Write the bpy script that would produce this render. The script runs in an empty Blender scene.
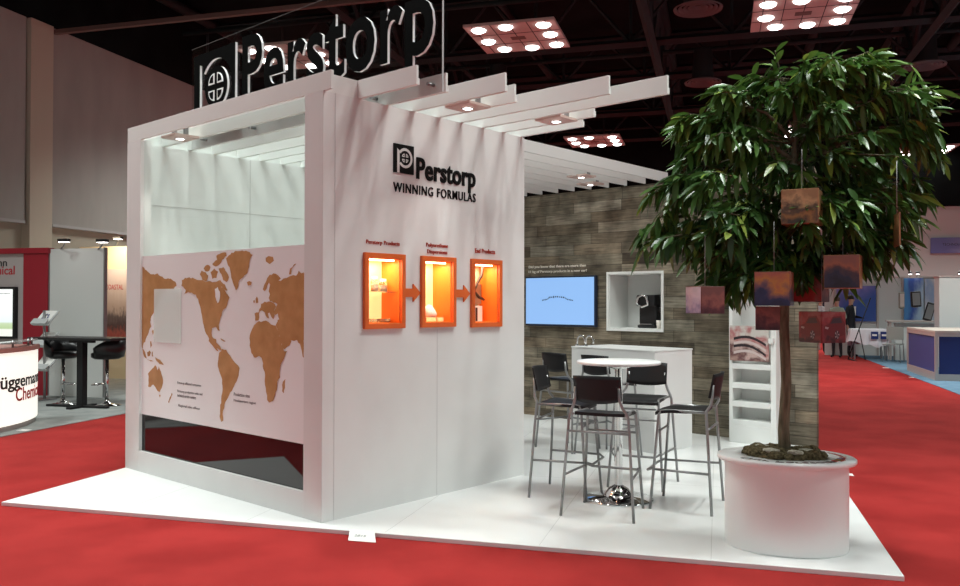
import bpy, bmesh, math, random
from mathutils import Vector, Matrix, Quaternion, geometry
random.seed(7)
sc = bpy.context.scene
COL = sc.collection
PI = math.pi

# ------------------------------------------------------------------ frames
ANG = 0.45329                      # hall grid against the booth's walls
E1 = Vector((math.cos(ANG), math.sin(ANG), 0)); E2 = Vector((-math.sin(ANG), math.cos(ANG), 0))
ORG = Vector((-2.28317, -1.24095, 0))
def HP(a, b, z=0.0): return ORG + E1*a + E2*b + Vector((0, 0, z))
PZ = 0.03                          # top of the white platform

# ------------------------------------------------------------------ materials
MATS = {}
def mat(name, col, rough=0.5, metal=0.0, spec=0.5, emit=None, estr=0.0, trans=0.0, ior=1.45, alpha=1.0, coat=0.0):
    if name in MATS: return MATS[name]
    m = bpy.data.materials.new(name); m.use_nodes = True
    b = m.node_tree.nodes['Principled BSDF']
    b.inputs['Base Color'].default_value = (*col, 1)
    b.inputs['Roughness'].default_value = rough
    b.inputs['Metallic'].default_value = metal
    b.inputs['Specular IOR Level'].default_value = spec
    b.inputs['IOR'].default_value = ior
    b.inputs['Transmission Weight'].default_value = trans
    b.inputs['Coat Weight'].default_value = coat
    b.inputs['Alpha'].default_value = alpha
    if emit:
        b.inputs['Emission Color'].default_value = (*emit, 1)
        b.inputs['Emission Strength'].default_value = estr
    m.diffuse_color = (*col, 1)
    MATS[name] = m
    return m
def nodes(m): return m.node_tree.nodes, m.node_tree.links, m.node_tree.nodes['Principled BSDF']
def noisy(name, c1, c2, scale=5, detail=4, rough=0.6, spec=0.4, stretch=(1, 1, 1), bump=0.0, lo=0.35, hi=0.65, metal=0, coords='Object', bscale=None):
    m = mat(name, c1, rough, metal, spec)
    n, l, b = nodes(m)
    tc = n.new('ShaderNodeTexCoord'); mp = n.new('ShaderNodeMapping'); mp.inputs['Scale'].default_value = stretch
    nz = n.new('ShaderNodeTexNoise'); nz.inputs['Scale'].default_value = scale; nz.inputs['Detail'].default_value = detail
    cr = n.new('ShaderNodeValToRGB'); cr.color_ramp.elements[0].position = lo; cr.color_ramp.elements[1].position = hi
    cr.color_ramp.elements[0].color = (*c1, 1); cr.color_ramp.elements[1].color = (*c2, 1)
    l.new(tc.outputs[coords], mp.inputs[0]); l.new(mp.outputs[0], nz.inputs['Vector']); l.new(nz.outputs[0], cr.inputs[0])
    l.new(cr.outputs[0], b.inputs['Base Color'])
    if bump:
        bp = n.new('ShaderNodeBump'); bp.inputs['Strength'].default_value = bump; bp.inputs['Distance'].default_value = 0.01
        if bscale:
            n2 = n.new('ShaderNodeTexNoise'); n2.inputs['Scale'].default_value = bscale; l.new(tc.outputs[coords], n2.inputs['Vector'])
            l.new(n2.outputs[0], bp.inputs['Height'])
        else: l.new(nz.outputs[0], bp.inputs['Height'])
        l.new(bp.outputs[0], b.inputs['Normal'])
    return m

M_white = noisy('booth white laminate', (0.715, 0.715, 0.70), (0.765, 0.765, 0.75), 1.5, 3, 0.45, 0.4)
M_slat = mat('slat white', (0.77, 0.785, 0.76), 0.5)
M_plat = noisy('platform white', (0.84, 0.85, 0.84), (0.90, 0.90, 0.885), 1.2, 3, 0.28, 0.5)
M_joint = mat('panel joint grey', (0.45, 0.44, 0.43), 0.7)
M_red = noisy('red carpet', (0.30, 0.016, 0.016), (0.39, 0.026, 0.025), 1.6, 6, 0.95, 0.1, bump=0.5, bscale=260, lo=0.38, hi=0.62)
bs_ = M_red.node_tree.nodes['Principled BSDF']; bs_.inputs['Sheen Weight'].default_value = 0.12; bs_.inputs['Sheen Roughness'].default_value = 0.5; bs_.inputs['Sheen Tint'].default_value = (1.0, 0.45, 0.38, 1)
M_grey_carpet = noisy('grey carpet', (0.28, 0.30, 0.29), (0.36, 0.37, 0.36), 4, 5, 0.95, 0.1, bump=0.3, bscale=200)
M_blue_carpet = noisy('blue grey carpet', (0.13, 0.22, 0.31), (0.17, 0.27, 0.36), 4, 5, 0.95, 0.1)
M_dark = mat('black plastic', (0.012, 0.012, 0.013), 0.42)
M_black = mat('matt black', (0.006, 0.006, 0.007), 0.6)
M_chrome = mat('chrome', (0.72, 0.72, 0.72), 0.07, 1.0)
M_steel = mat('grey painted steel', (0.30, 0.30, 0.30), 0.35, 0.7)
M_glass = None
def pane_mat(name, tint, refl):
    m = mat(name, tint, 0.02); n = m.node_tree.nodes; l = m.node_tree.links
    tr = n.new('ShaderNodeBsdfTransparent'); tr.inputs[0].default_value = (*tint, 1)
    gl = n.new('ShaderNodeBsdfGlossy'); gl.inputs['Roughness'].default_value = 0.02
    fr = n.new('ShaderNodeFresnel'); fr.inputs[0].default_value = refl; mx = n.new('ShaderNodeMixShader')
    ge = n.new('ShaderNodeNewGeometry'); mf = n.new('ShaderNodeMath'); mf.operation = 'MULTIPLY_ADD'; mf.inputs[1].default_value = -1.0; mf.inputs[2].default_value = 1.0; l.new(ge.outputs['Backfacing'], mf.inputs[0])
    mm_ = n.new('ShaderNodeMath'); mm_.operation = 'MULTIPLY'; l.new(fr.outputs[0], mm_.inputs[0]); l.new(mf.outputs[0], mm_.inputs[1])
    l.new(mm_.outputs[0], mx.inputs[0]); l.new(tr.outputs[0], mx.inputs[1]); l.new(gl.outputs[0], mx.inputs[2]); l.new(mx.outputs[0], n['Material Output'].inputs[0])
    return m
M_glass = pane_mat('clear acrylic', (0.93, 0.96, 0.95), 1.2)
M_signglass = pane_mat('smoked acrylic', (0.90, 0.90, 0.90), 1.25)
M_darkpane = mat('black gloss pane', (0.010, 0.007, 0.008), 0.03, 0, 0.5, ior=1.5)
M_orange = mat('orange frame', (0.72, 0.135, 0.022), 0.45)
M_orange_in = mat('orange lining', (0.90, 0.22, 0.02), 0.5)
M_redtext = mat('dark red lettering', (0.42, 0.035, 0.015), 0.5)
M_tan = noisy('map tan', (0.42, 0.20, 0.065), (0.54, 0.28, 0.11), 9, 5, 0.5, 0.4, lo=0.3, hi=0.7)
M_mapwhite = mat('map backing', (0.84, 0.82, 0.82), 0.3)
M_lamp = mat('lamp lens', (1, 1, 1), 0.4, emit=(1.0, 0.95, 0.92), estr=8)
M_lampframe = noisy('lamp panel rose grey', (0.55, 0.46, 0.42), (0.62, 0.52, 0.48), 3, 3, 0.6, 0.3)
M_ceil = noisy('black roof deck', (0.005, 0.008, 0.008), (0.010, 0.015, 0.015), 1.0, 4, 0.9, 0.1)
M_truss = mat('dark steel truss', (0.014, 0.022, 0.023), 0.7)
M_beam = mat('brown steel beam', (0.16, 0.10, 0.085), 0.6)

def wood_wall_mat():
    m = mat('weathered grey planks', (0.2, 0.17, 0.13), 0.75, 0, 0.25)
    n, l, b = nodes(m)
    tc = n.new('ShaderNodeTexCoord'); sx = n.new('ShaderNodeSeparateXYZ'); cx = n.new('ShaderNodeCombineXYZ')
    l.new(tc.outputs['Object'], sx.inputs[0]); l.new(sx.outputs['X'], cx.inputs[0]); l.new(sx.outputs['Z'], cx.inputs[1])
    br = n.new('ShaderNodeTexBrick'); br.offset = 0.37; br.offset_frequency = 2; br.squash = 1.35; br.squash_frequency = 3
    br.inputs['Scale'].default_value = 1.0; br.inputs['Brick Width'].default_value = 0.72; br.inputs['Row Height'].default_value = 0.135
    br.inputs['Mortar Size'].default_value = 0.002; br.inputs['Bias'].default_value = 0.0
    br.inputs['Color1'].default_value = (0, 0, 0, 1); br.inputs['Color2'].default_value = (1, 1, 1, 1); br.inputs['Mortar'].default_value = (0, 0, 0, 1)
    l.new(cx.outputs[0], br.inputs['Vector'])
    cr = n.new('ShaderNodeValToRGB'); e = cr.color_ramp.elements
    e[0].position = 0.0; e[0].color = (0.060, 0.047, 0.033, 1); e[1].position = 1.0; e[1].color = (0.27, 0.245, 0.19, 1)
    for p, c in ((0.25, (0.17, 0.15, 0.11, 1)), (0.5, (0.115, 0.092, 0.064, 1)), (0.72, (0.205, 0.188, 0.146, 1)), (0.86, (0.18, 0.14, 0.095, 1))):
        x = e.new(p); x.color = c
    l.new(br.outputs['Color'], cr.inputs[0])
    mp = n.new('ShaderNodeMapping'); mp.inputs['Scale'].default_value = (2.2, 30, 1); l.new(cx.outputs[0], mp.inputs[0])
    nz = n.new('ShaderNodeTexNoise'); nz.inputs['Scale'].default_value = 1.6; nz.inputs['Detail'].default_value = 6; l.new(mp.outputs[0], nz.inputs['Vector'])
    nz2 = n.new('ShaderNodeTexNoise'); nz2.inputs['Scale'].default_value = 4; nz2.inputs['Detail'].default_value = 5; l.new(cx.outputs[0], nz2.inputs['Vector'])
    r1 = n.new('ShaderNodeMapRange'); r1.inputs[1].default_value = 0.3; r1.inputs[2].default_value = 0.7; r1.inputs[3].default_value = 0.62; r1.inputs[4].default_value = 1.38
    l.new(nz.outputs[0], r1.inputs[0])
    r2 = n.new('ShaderNodeMapRange'); r2.inputs[1].default_value = 0.3; r2.inputs[2].default_value = 0.7; r2.inputs[3].default_value = 0.55; r2.inputs[4].default_value = 1.45
    l.new(nz2.outputs[0], r2.inputs[0])
    mu = n.new('ShaderNodeMath'); mu.operation = 'MULTIPLY'; l.new(r1.outputs[0], mu.inputs[0]); l.new(r2.outputs[0], mu.inputs[1])
    mx = n.new('ShaderNodeVectorMath'); mx.operation = 'SCALE'; l.new(cr.outputs[0], mx.inputs[0]); l.new(mu.outputs[0], mx.inputs['Scale'])
    mm = n.new('ShaderNodeMix'); mm.data_type = 'RGBA'; l.new(br.outputs['Fac'], mm.inputs['Factor']); l.new(mx.outputs[0], mm.inputs['A']); mm.inputs['B'].default_value = (0.02, 0.017, 0.014, 1)
    l.new(mm.outputs['Result'], b.inputs['Base Color'])
    bp = n.new('ShaderNodeBump'); bp.inputs['Strength'].default_value = 0.4; bp.inputs['Distance'].default_value = 0.006; l.new(nz.outputs[0], bp.inputs['Height']); l.new(bp.outputs[0], b.inputs['Normal'])
    return m
M_wood = wood_wall_mat()

# ------------------------------------------------------------------ mesh helpers
class MB:
    def __init__(s): s.bm = bmesh.new(); s.mats = []
    def mi(s, m):
        if m not in s.mats: s.mats.append(m)
        return s.mats.index(m)
    def box(s, x0, x1, y0, y1, z0, z1, m, M=None):
        i = s.mi(m)
        v = [s.bm.verts.new((M @ Vector(p)) if M else p) for p in
             [(x0,y0,z0),(x1,y0,z0),(x1,y1,z0),(x0,y1,z0),(x0,y0,z1),(x1,y0,z1),(x1,y1,z1),(x0,y1,z1)]]
        for f in ((0,3,2,1),(4,5,6,7),(0,1,5,4),(1,2,6,5),(2,3,7,6),(3,0,4,7)):
            s.bm.faces.new([v[k] for k in f]).material_index = i
        return s
    def poly(s, pts, m):
        f = s.bm.faces.new([s.bm.verts.new(p) for p in pts]); f.material_index = s.mi(m); return s
    def prism(s, pts, off, m):
        """closed solid from a planar outline pushed by vector off"""
        i = s.mi(m); off = Vector(off); n = len(pts)
        a = [s.bm.verts.new(p) for p in pts]; b = [s.bm.verts.new(Vector(p)+off) for p in pts]
        fs = [s.bm.faces.new(a), s.bm.faces.new(b[::-1])]
        for k in range(n): fs.append(s.bm.faces.new([a[k], b[k], b[(k+1) % n], a[(k+1) % n]]))
        for f in fs: f.material_index = i
        return s
    def tube(s, pts, r, m, seg=8, cap=True, smooth=True):
        i = s.mi(m); pts = [Vector(p) for p in pts]; n = len(pts)
        rs = r if isinstance(r, (list, tuple)) else [r]*n
        rings = []; ref = None
        for k, p in enumerate(pts):
            d = (pts[min(k+1, n-1)] - pts[max(k-1, 0)]).normalized()
            if ref is None:
                ref = Vector((0, 0, 1)) if abs(d.z) < 0.9 else Vector((1, 0, 0))
            u = d.cross(ref).normalized(); w = u.cross(d).normalized(); ref = w
            rings.append([s.bm.verts.new(p + (u*math.cos(2*PI*j/seg) + w*math.sin(2*PI*j/seg))*rs[k]) for j in range(seg)])
        for k in range(n-1):
            for j in range(seg):
                f = s.bm.faces.new([rings[k][j], rings[k][(j+1) % seg], rings[k+1][(j+1) % seg], rings[k+1][j]]); f.material_index = i; f.smooth = smooth
        if cap:
            for R in (rings[0][::-1], rings[-1]): s.bm.faces.new(R).material_index = i
        return s
    def lathe(s, prof, c, m, seg=32, sx=1, sy=1, smooth=True):
        """prof: (r,z) list; ellipse scale sx,sy"""
        i = s.mi(m); rings = []
        for r, z in prof:
            if r <= 1e-6: rings.append([s.bm.verts.new((c[0], c[1], c[2]+z))])
            else: rings.append([s.bm.verts.new((c[0]+r*sx*math.cos(2*PI*j/seg), c[1]+r*sy*math.sin(2*PI*j/seg), c[2]+z)) for j in range(seg)])
        for k in range(len(rings)-1):
            A, B = rings[k], rings[k+1]
            for j in range(seg):
                q = [A[j % len(A)], A[(j+1) % len(A)], B[(j+1) % len(B)], B[j % len(B)]]
                q = [x for t, x in enumerate(q) if x not in q[:t]]
                if len(q) > 2:
                    f = s.bm.faces.new(q); f.material_index = i; f.smooth = smooth
        return s
    def build(s, name, parent=None, loc=None, rot=0, bevel=0, world=False, subs=0, seg=2, recalc=True):
        if recalc: bmesh.ops.recalc_face_normals(s.bm, faces=s.bm.faces)
        me = bpy.data.meshes.new(name); s.bm.to_mesh(me); s.bm.free()
        for m in s.mats: me.materials.append(m)
        o = bpy.data.objects.new(name, me); COL.objects.link(o)
        if loc is not None: o.location = loc
        o.rotation_euler = (0, 0, rot)
        if bevel:
            b = o.modifiers.new('bevel', 'BEVEL'); b.width = bevel; b.segments = seg; b.limit_method = 'ANGLE'; b.angle_limit = 0.7
        if subs:
            b = o.modifiers.new('sub', 'SUBSURF'); b.levels = subs; b.render_levels = subs
        if parent: attach(o, parent, world)
        return o
def wmat(o):
    m = o.matrix_basis.copy()
    return (wmat(o.parent) @ o.matrix_parent_inverse @ m) if o.parent else m
def attach(o, parent, world=False):
    o.parent = parent
    if world: o.matrix_parent_inverse = wmat(parent).inverted()
def tag(o, label, cat, group=None, kind=None):
    o['label'] = label; o['category'] = cat
    if group: o['group'] = group
    if kind: o['kind'] = kind
    return o
def struct(o, label=None):
    o['kind'] = 'structure'
    if label: o['label'] = label
    return o
def thing(name, label, cat, loc=(0, 0, 0), rot=0, group=None):
    o = bpy.data.objects.new(name, None); COL.objects.link(o); o.empty_display_size = 0.1
    o.location = loc; o.rotation_euler = (0, 0, rot)
    return tag(o, label, cat, group)
def copy_tree(o, parent=None):
    c = o.copy(); COL.objects.link(c)
    if parent: c.parent = parent; c.matrix_parent_inverse = o.matrix_parent_inverse.copy()
    for ch in [x for x in list(COL.objects) if x.parent == o and x != c]: copy_tree(ch, c)
    return c
def hthing(name, label, cat, a, b, z=0, group=None, rot=0): return thing(name, label, cat, HP(a, b, z), ANG+rot, group)

def text(name, body, org, U, V, w, h, depth, m, parent=None, side=None, bold=0.0, world=False, spacing=1.0, curve=None, fit='both'):
    """solid lettering, bounding box fitted to w x h from corner org along unit vectors U and V"""
    cu = bpy.data.curves.new(name, 'FONT'); cu.body = body; cu.size = 1; cu.extrude = 0.05; cu.offset = bold; cu.space_character = spacing; cu.resolution_u = 4
    t = bpy.data.objects.new(name, cu); COL.objects.link(t)
    dg = bpy.context.evaluated_depsgraph_get(); dg.update()
    me = bpy.data.meshes.new_from_object(t.evaluated_get(dg)); bpy.data.objects.remove(t)
    me.name = name
    xs = [v.co.x for v in me.vertices]; ys = [v.co.y for v in me.vertices]
    x0, x1, y0, y1 = min(xs), max(xs), min(ys), max(ys)
    sx = w/(x1-x0); sy = h/(y1-y0)
    if fit == 'w': sy = sx
    U = Vector(U); V = Vector(V); N = U.cross(V); org = Vector(org or (0, 0, 0))
    me.materials.clear(); me.materials.append(m)
    if side: me.materials.append(side)
    for p in me.polygons:
        p.material_index = 1 if (side and abs(p.normal.z) < 0.6) else 0
        p.use_smooth = False
    for v in me.vertices:
        u, q, n = (v.co.x-x0)*sx, (v.co.y-y0)*sy, (v.co.z+0.05)/0.1*depth
        v.co = curve(u, q, n) if curve else org + U*u + V*q + N*n
    o = bpy.data.objects.new(name, me); COL.objects.link(o)
    if parent: attach(o, parent, world)
    return o
X, Y, Z = Vector((1,0,0)), Vector((0,1,0)), Vector((0,0,1))

# ================================================================== SETTING
f = MB().box(-40, 60, -30, 60, -0.05, 0.0, M_red).build('floor', loc=HP(0, 0), rot=ANG); struct(f, 'red carpet of the exhibition aisles')
f = MB().box(-8.75, -2.65, -3.0, 14.0, 0.0, 0.008, M_grey_carpet).build('floor_left', loc=HP(0, 0), rot=ANG); struct(f, 'grey carpet under the left booth')
f = MB().box(9.15, 15.5, 9.0, 22.6, 0.0, 0.008, M_blue_carpet).build('floor_right', loc=HP(0, 0), rot=ANG); struct(f, 'blue grey carpet under the right booth')
CW = -8.8; CH = 7.55; CEIL = 9.6
# hall wall on the left with wide pale panels between pilasters
M_hwall = noisy('hall wall panel', (0.36, 0.35, 0.32), (0.40, 0.385, 0.355), 2, 3, 0.8, 0.2, stretch=(1, 1, 0.3))
M_hbeige = mat('hall wall beige', (0.42, 0.38, 0.30), 0.8)
M_pil = mat('pilaster cream', (0.55, 0.49, 0.39), 0.8)
b = MB().box(CW-0.6, CW-0.15, -12, 38, 0, CH, M_hbeige)
f = b.build('wall_left', loc=HP(0, 0), rot=ANG); struct(f, 'beige wall of the hall')
b = MB()
for y0, y1 in ((-10, 1.0), (1.7, 9.25), (10.0, 17.7), (18.5, 26.5), (27.3, 35)):
    b.box(CW-0.16, CW-0.02, y0, y1, 3.25, CH, M_hwall)
    b.box(CW-0.16, CW-0.0, y0, y1, 3.19, 3.25, M_joint)
f = b.build('trim_1', loc=HP(0, 0), rot=ANG); struct(f, 'tall pale acoustic panels on the hall wall')
b = MB()
for y0 in (1.05, 9.3, 17.8, 26.6): b.box(CW-0.16, CW+0.06, y0, y0+0.62, 0, CH, M_pil)
f = b.build('trim_2', loc=HP(0, 0), rot=ANG); struct(f, 'cream pilasters on the hall wall')
f = MB().box(CW-0.6, CW+0.0, -12, 38, CH, CEIL, M_ceil).build('wall_upper', loc=HP(0, 0), rot=ANG); struct(f)
f = MB().box(-9.4, 40, -14, 38, CEIL, CEIL+0.1, M_ceil).build('ceiling', loc=HP(0, 0), rot=ANG); struct(f, 'black roof deck of the hall')
M_back = mat('hall back wall white', (0.60, 0.63, 0.60), 0.8)
b = MB().box(-9.4, 40, 32, 32.3, 0, 5.42, M_back).box(-9.4, 40, 31.9, 32.3, 5.42, CEIL, M_ceil)
f = b.build('wall_back', loc=HP(0, 0), rot=ANG); struct(f, 'white rear wall of the hall under a black upper part')

# beam along the roof and trusses
f = MB().box(-8.8, 30, 9.95, 10.05, 7.41, 7.5, M_beam).build('trim_3', loc=HP(0, 0), rot=ANG); struct(f, 'brown beam under the roof')
def truss(name, p0, p1, zb, zt, n, lab):
    b = MB(); p0 = Vector(p0); p1 = Vector(p1)
    for z in (zb, zt): b.tube([(p0.x, p0.y, z), (p1.x, p1.y, z)], 0.11, M_truss, 4, smooth=False)
    for k in range(n):
        a = p0.lerp(p1, k/n); c = p0.lerp(p1, (k+0.5)/n); d = p0.lerp(p1, (k+1)/n)
        b.tube([(a.x, a.y, zb), (c.x, c.y, zt), (d.x, d.y, zb)], 0.055, M_truss, 4, smooth=False)
        b.tube([(a.x, a.y, zb), (a.x, a.y, zt)], 0.045, M_truss, 4, smooth=False)
    return tag(b.build(name, loc=HP(0, 0), rot=ANG), lab, 'roof truss', 'dark trusses under the roof deck')
for i, e in enumerate((3.7, 9.9, 16.2, -2.6)):
    truss('roof_truss', (e, -6, 0), (e, 31, 0), 7.75, 9.0, 14, 'dark steel truss running away under the black roof, ' + ['above the plank wall', 'above the tree', 'at the far right', 'above the clear sign'][i])
for i, e in enumerate((8.4, 15.6, 19.6, 23.2, 28.8)):
    truss('roof_truss', (-8.7, e, 0), (34, e, 0), 7.9 if i % 2 else 8.1, 9.3, 18, 'dark steel truss crossing the roof, ' + ['nearest', 'second nearest', 'middle', 'second farthest', 'farthest'][i] + ' of the five cross trusses')
b = MB()
for k in range(9): b.tube([(-8.5+k*4.1, -5, 9.35), (-8.5+k*4.1, 31, 9.35)], 0.14, M_truss, 8)
for k in range(6): b.tube([(-8.5, 4+k*5.1, 8.7), (34, 4+k*5.1, 8.7)], 0.07, M_truss, 8)
f = b.build('trim_4', loc=HP(0, 0), rot=ANG); struct(f, 'ducts and pipes under the roof')

# light panels: rose grey 2 m squares with eight round lamps
def ceiling_light(a, c, lab):
    t = hthing('ceiling_light', lab, 'ceiling light', a, c, 7.5, 'square lamp panels under the roof')
    b = MB().box(-1, 1, -1, 1, 0, 0.06, M_lampframe)
    for k in range(-2, 3): b.box(k*0.4-0.008, k*0.4+0.008, -1, 1, -0.006, 0, M_truss)
    for k in (-1, 1): b.box(-1, 1, k*0.33-0.008, k*0.33+0.008, -0.006, 0, M_truss)
    b.box(-0.16, 0.16, -0.1, 0.1, -0.012, 0, M_beam)
    b.build('panel', t)
    for px, py in LPOS:
        q = MB().lathe([(0, -0.05), (0.11, -0.045), (0.15, -0.02), (0.16, 0)], (px, py, 0), M_lamp, 20); q.build('lamp', t)
    return t
LPOS = [(-0.72, -0.72), (-0.1, -0.78), (0.72, -0.72), (-0.72, 0.1), (0.74, -0.05), (-0.5, 0.74), (0.15, 0.78), (0.74, 0.7)]
PANELS = [(0.9, 13.2, 'square lamp panel with bright round lamps above the logo wall'),
          (6.9, 13.2, 'square lamp panel at the top edge above the tree'),
          (0.85, 25.8, 'small far lamp panel seen just above the plank wall'),
          (6.9, 25.8, 'far lamp panel behind the top of the tree'),
          (12.95, 31.0, 'far lamp panel at the right behind the tree crown'),
          (-4.75, 13.2, 'lamp panel seen through the clear name sign'),
          (12.95, 19.5, 'lamp panel glimpsed at the right edge through the leaves')]
for a, c, lab in PANELS: ceiling_light(a, c, lab)
# round air diffusers
for a, c, lab in ((4.82, 12.7, 'round dark ceiling air diffuser nearest the top edge'), (4.82, 18.7, 'round dark air diffuser just left of the tree top'), (10.3, 18.5, 'round dark air diffuser at upper right'), (-1.0, 18.7, 'round dark air diffuser right of the clear sign')):
    b = MB()
    for k in range(4): b.lathe([(0.13+k*0.1, 0.12-k*0.02), (0.19+k*0.1, 0.02-k*0.01), (0.20+k*0.1, 0.05-k*0.01)], (0, 0, 0), MATS.get('diffuser') or mat('diffuser', (0.12, 0.12, 0.12), 0.5), 28)
    b.lathe([(0.3, 0.1), (0.25, 0.9)], (0, 0, 0), M_truss, 20)
    tag(b.build('air_diffuser', loc=HP(a, c, 7.6)), lab, 'air vent', 'round air diffusers under the roof')

# ================================================================== PLATFORM AND BOOTH WALLS
b = MB(); W = 6.2
b.box(0, W, 0, W, 0.0, PZ, M_plat)
f = b.build('floor_platform', loc=HP(0, 0), rot=ANG, bevel=0.004); struct(f, 'white laminate platform of the booth')
b = MB()
for k in range(1, 6): b.box(k*W/6-0.0015, k*W/6+0.0015, 0.02, W-0.02, PZ, PZ+0.0006, mat('floor seam', (0.62, 0.62, 0.60), 0.6))
for k in range(1, 3): b.box(0.02, W-0.02, k*W/3-0.0015, k*W/3+0.0015, PZ, PZ+0.0006, MATS['floor seam'])
f = b.build('trim_5', loc=HP(0, 0), rot=ANG); struct(f, 'fine seams between the platform panels')

H = 3.0
def wall_cells(b, us, vs, holes, fn, m):
    """solid wall made of cells of the grid us x vs that no hole covers"""
    for i in range(len(us)-1):
        for j in range(len(vs)-1):
            cu, cv = (us[i]+us[i+1])/2, (vs[j]+vs[j+1])/2
            if any(h[0] < cu < h[1] and h[2] < cv < h[3] for h in holes): continue
            fn(b, us[i], us[i+1], vs[j], vs[j+1], m)
# logo wall (x = 0, faces +x)
CASES = [(0.395, 0.720, 1.385, 1.865), (0.965, 1.275, 1.385, 1.865), (1.535, 1.845, 1.375, 1.865)]
us = sorted({0.1, 2.207} | {c[0] for c in CASES} | {c[1] for c in CASES}); vs = sorted({PZ, H} | {c[2] for c in CASES} | {c[3] for c in CASES})
b = MB(); wall_cells(b, us, vs, CASES, lambda b, a, c, d, e, m: b.box(-0.06, 0, a, c, d, e, m), M_white)
for v in (0.105,): b.box(-0.001, 0.0008, v-0.001, v+0.001, PZ, H, M_joint)
b.box(-0.001, 0.0008, 1.118, 1.121, PZ, 1.33, M_joint)
f = b.build('wall_right'); struct(f, 'white logo wall of the booth')
b = MB().box(-2.89, -2.83, 0.1, 2.2, PZ, H, M_white)
b.box(-2.83, -2.828, 1.254, 1.258, PZ, H, M_joint); b.box(-2.83, -2.828, 0.1, 2.14, 2.44, 2.444, M_joint)
f = b.build('wall_left'); struct(f, 'white inner wall behind the glass of the map front')
f = MB().box(-2.83, -0.06, 2.147, 2.207, PZ, H, M_white).build('wall_inner'); struct(f, 'white rear wall of the map room')

# wood wall
YW = 5.36
NI = (-1.165, -0.425, 1.225, 1.90)
b = MB(); wall_cells(b, [-2.90, NI[0], NI[1], 1.404], [PZ, NI[2], NI[3], 2.985], [NI], lambda b, a, c, d, e, m: b.box(a, c, YW, YW+0.05, d, e, m), M_wood)
f = b.build('wall_back'); struct(f, 'weathered grey plank wall')

# map front ------------------------------------------------------------
t = thing('map_display', 'white framed front with a tan world map between glass above and black gloss pane below', 'display wall', (-1.45, 0.03, PZ))
MB().box(-2.89, -2.632, 0, 0.10, PZ, H, M_white).build('post', t, world=True, bevel=0.002)
MB().box(-0.209, 0, 0, 0.10, PZ, H, M_white).build('post', t, world=True, bevel=0.002)
MB().box(-2.632, -0.209, 0, 0.10, PZ, 0.212, M_white).build('kick_board', t, world=True, bevel=0.002)
MB().box(-2.632, -0.209, 0.03, 0.036, 0.212, 0.54, M_darkpane).build('lower_pane', t, world=True)
MB().box(-2.632, -0.209, 0.03, 0.036, 1.95, 2.99, M_glass).build('clear_pane', t, world=True)
mp = MB().box(-2.632, -0.209, 0.022, 0.036, 0.54, 1.95, M_mapwhite).build('map_panel', t, world=True)
MAPY = 0.0215
def land(polys, name='land_print', m=M_tan):
    b = MB(); yy = MAPY; idx_ = 0
    for P in polys:
        vs_ = []; yy = MAPY - 0.0004*(idx_ % 7); idx_ += 1
        for i in range(len(P)):           # jagged coast between traced corners
            a, c = Vector((P[i][0], 0, P[i][1])), Vector((P[(i+1) % len(P)][0], 0, P[(i+1) % len(P)][1]))
            L = (c-a).length; n = max(1, int(L/0.022)); d = (c-a).normalized() if L > 0 else X
            pr = Vector((-d.z, 0, d.x))
            for k in range(n):
                q = a.lerp(c, k/n)
                if k: q = q + pr*random.uniform(-0.007, 0.007)
                vs_.append((max(-2.63, min(-0.211, q.x)), yy, max(0.545, min(1.945, q.z))))
        tri = geometry.tessellate_polygon([[Vector((v[0], v[2], 0)) for v in vs_]]); V = [b.bm.verts.new(v) for v in vs_]; i_m = b.mi(m)
        for a_, b_, c_ in tri:
            try: f = b.bm.faces.new([V[a_], V[b_], V[c_]])
            except ValueError: continue
            f.material_index = i_m; f.normal_update()
            if f.normal.y > 0: f.normal_flip()
    return b.build(name, mp, world=True, recalc=False)
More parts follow.
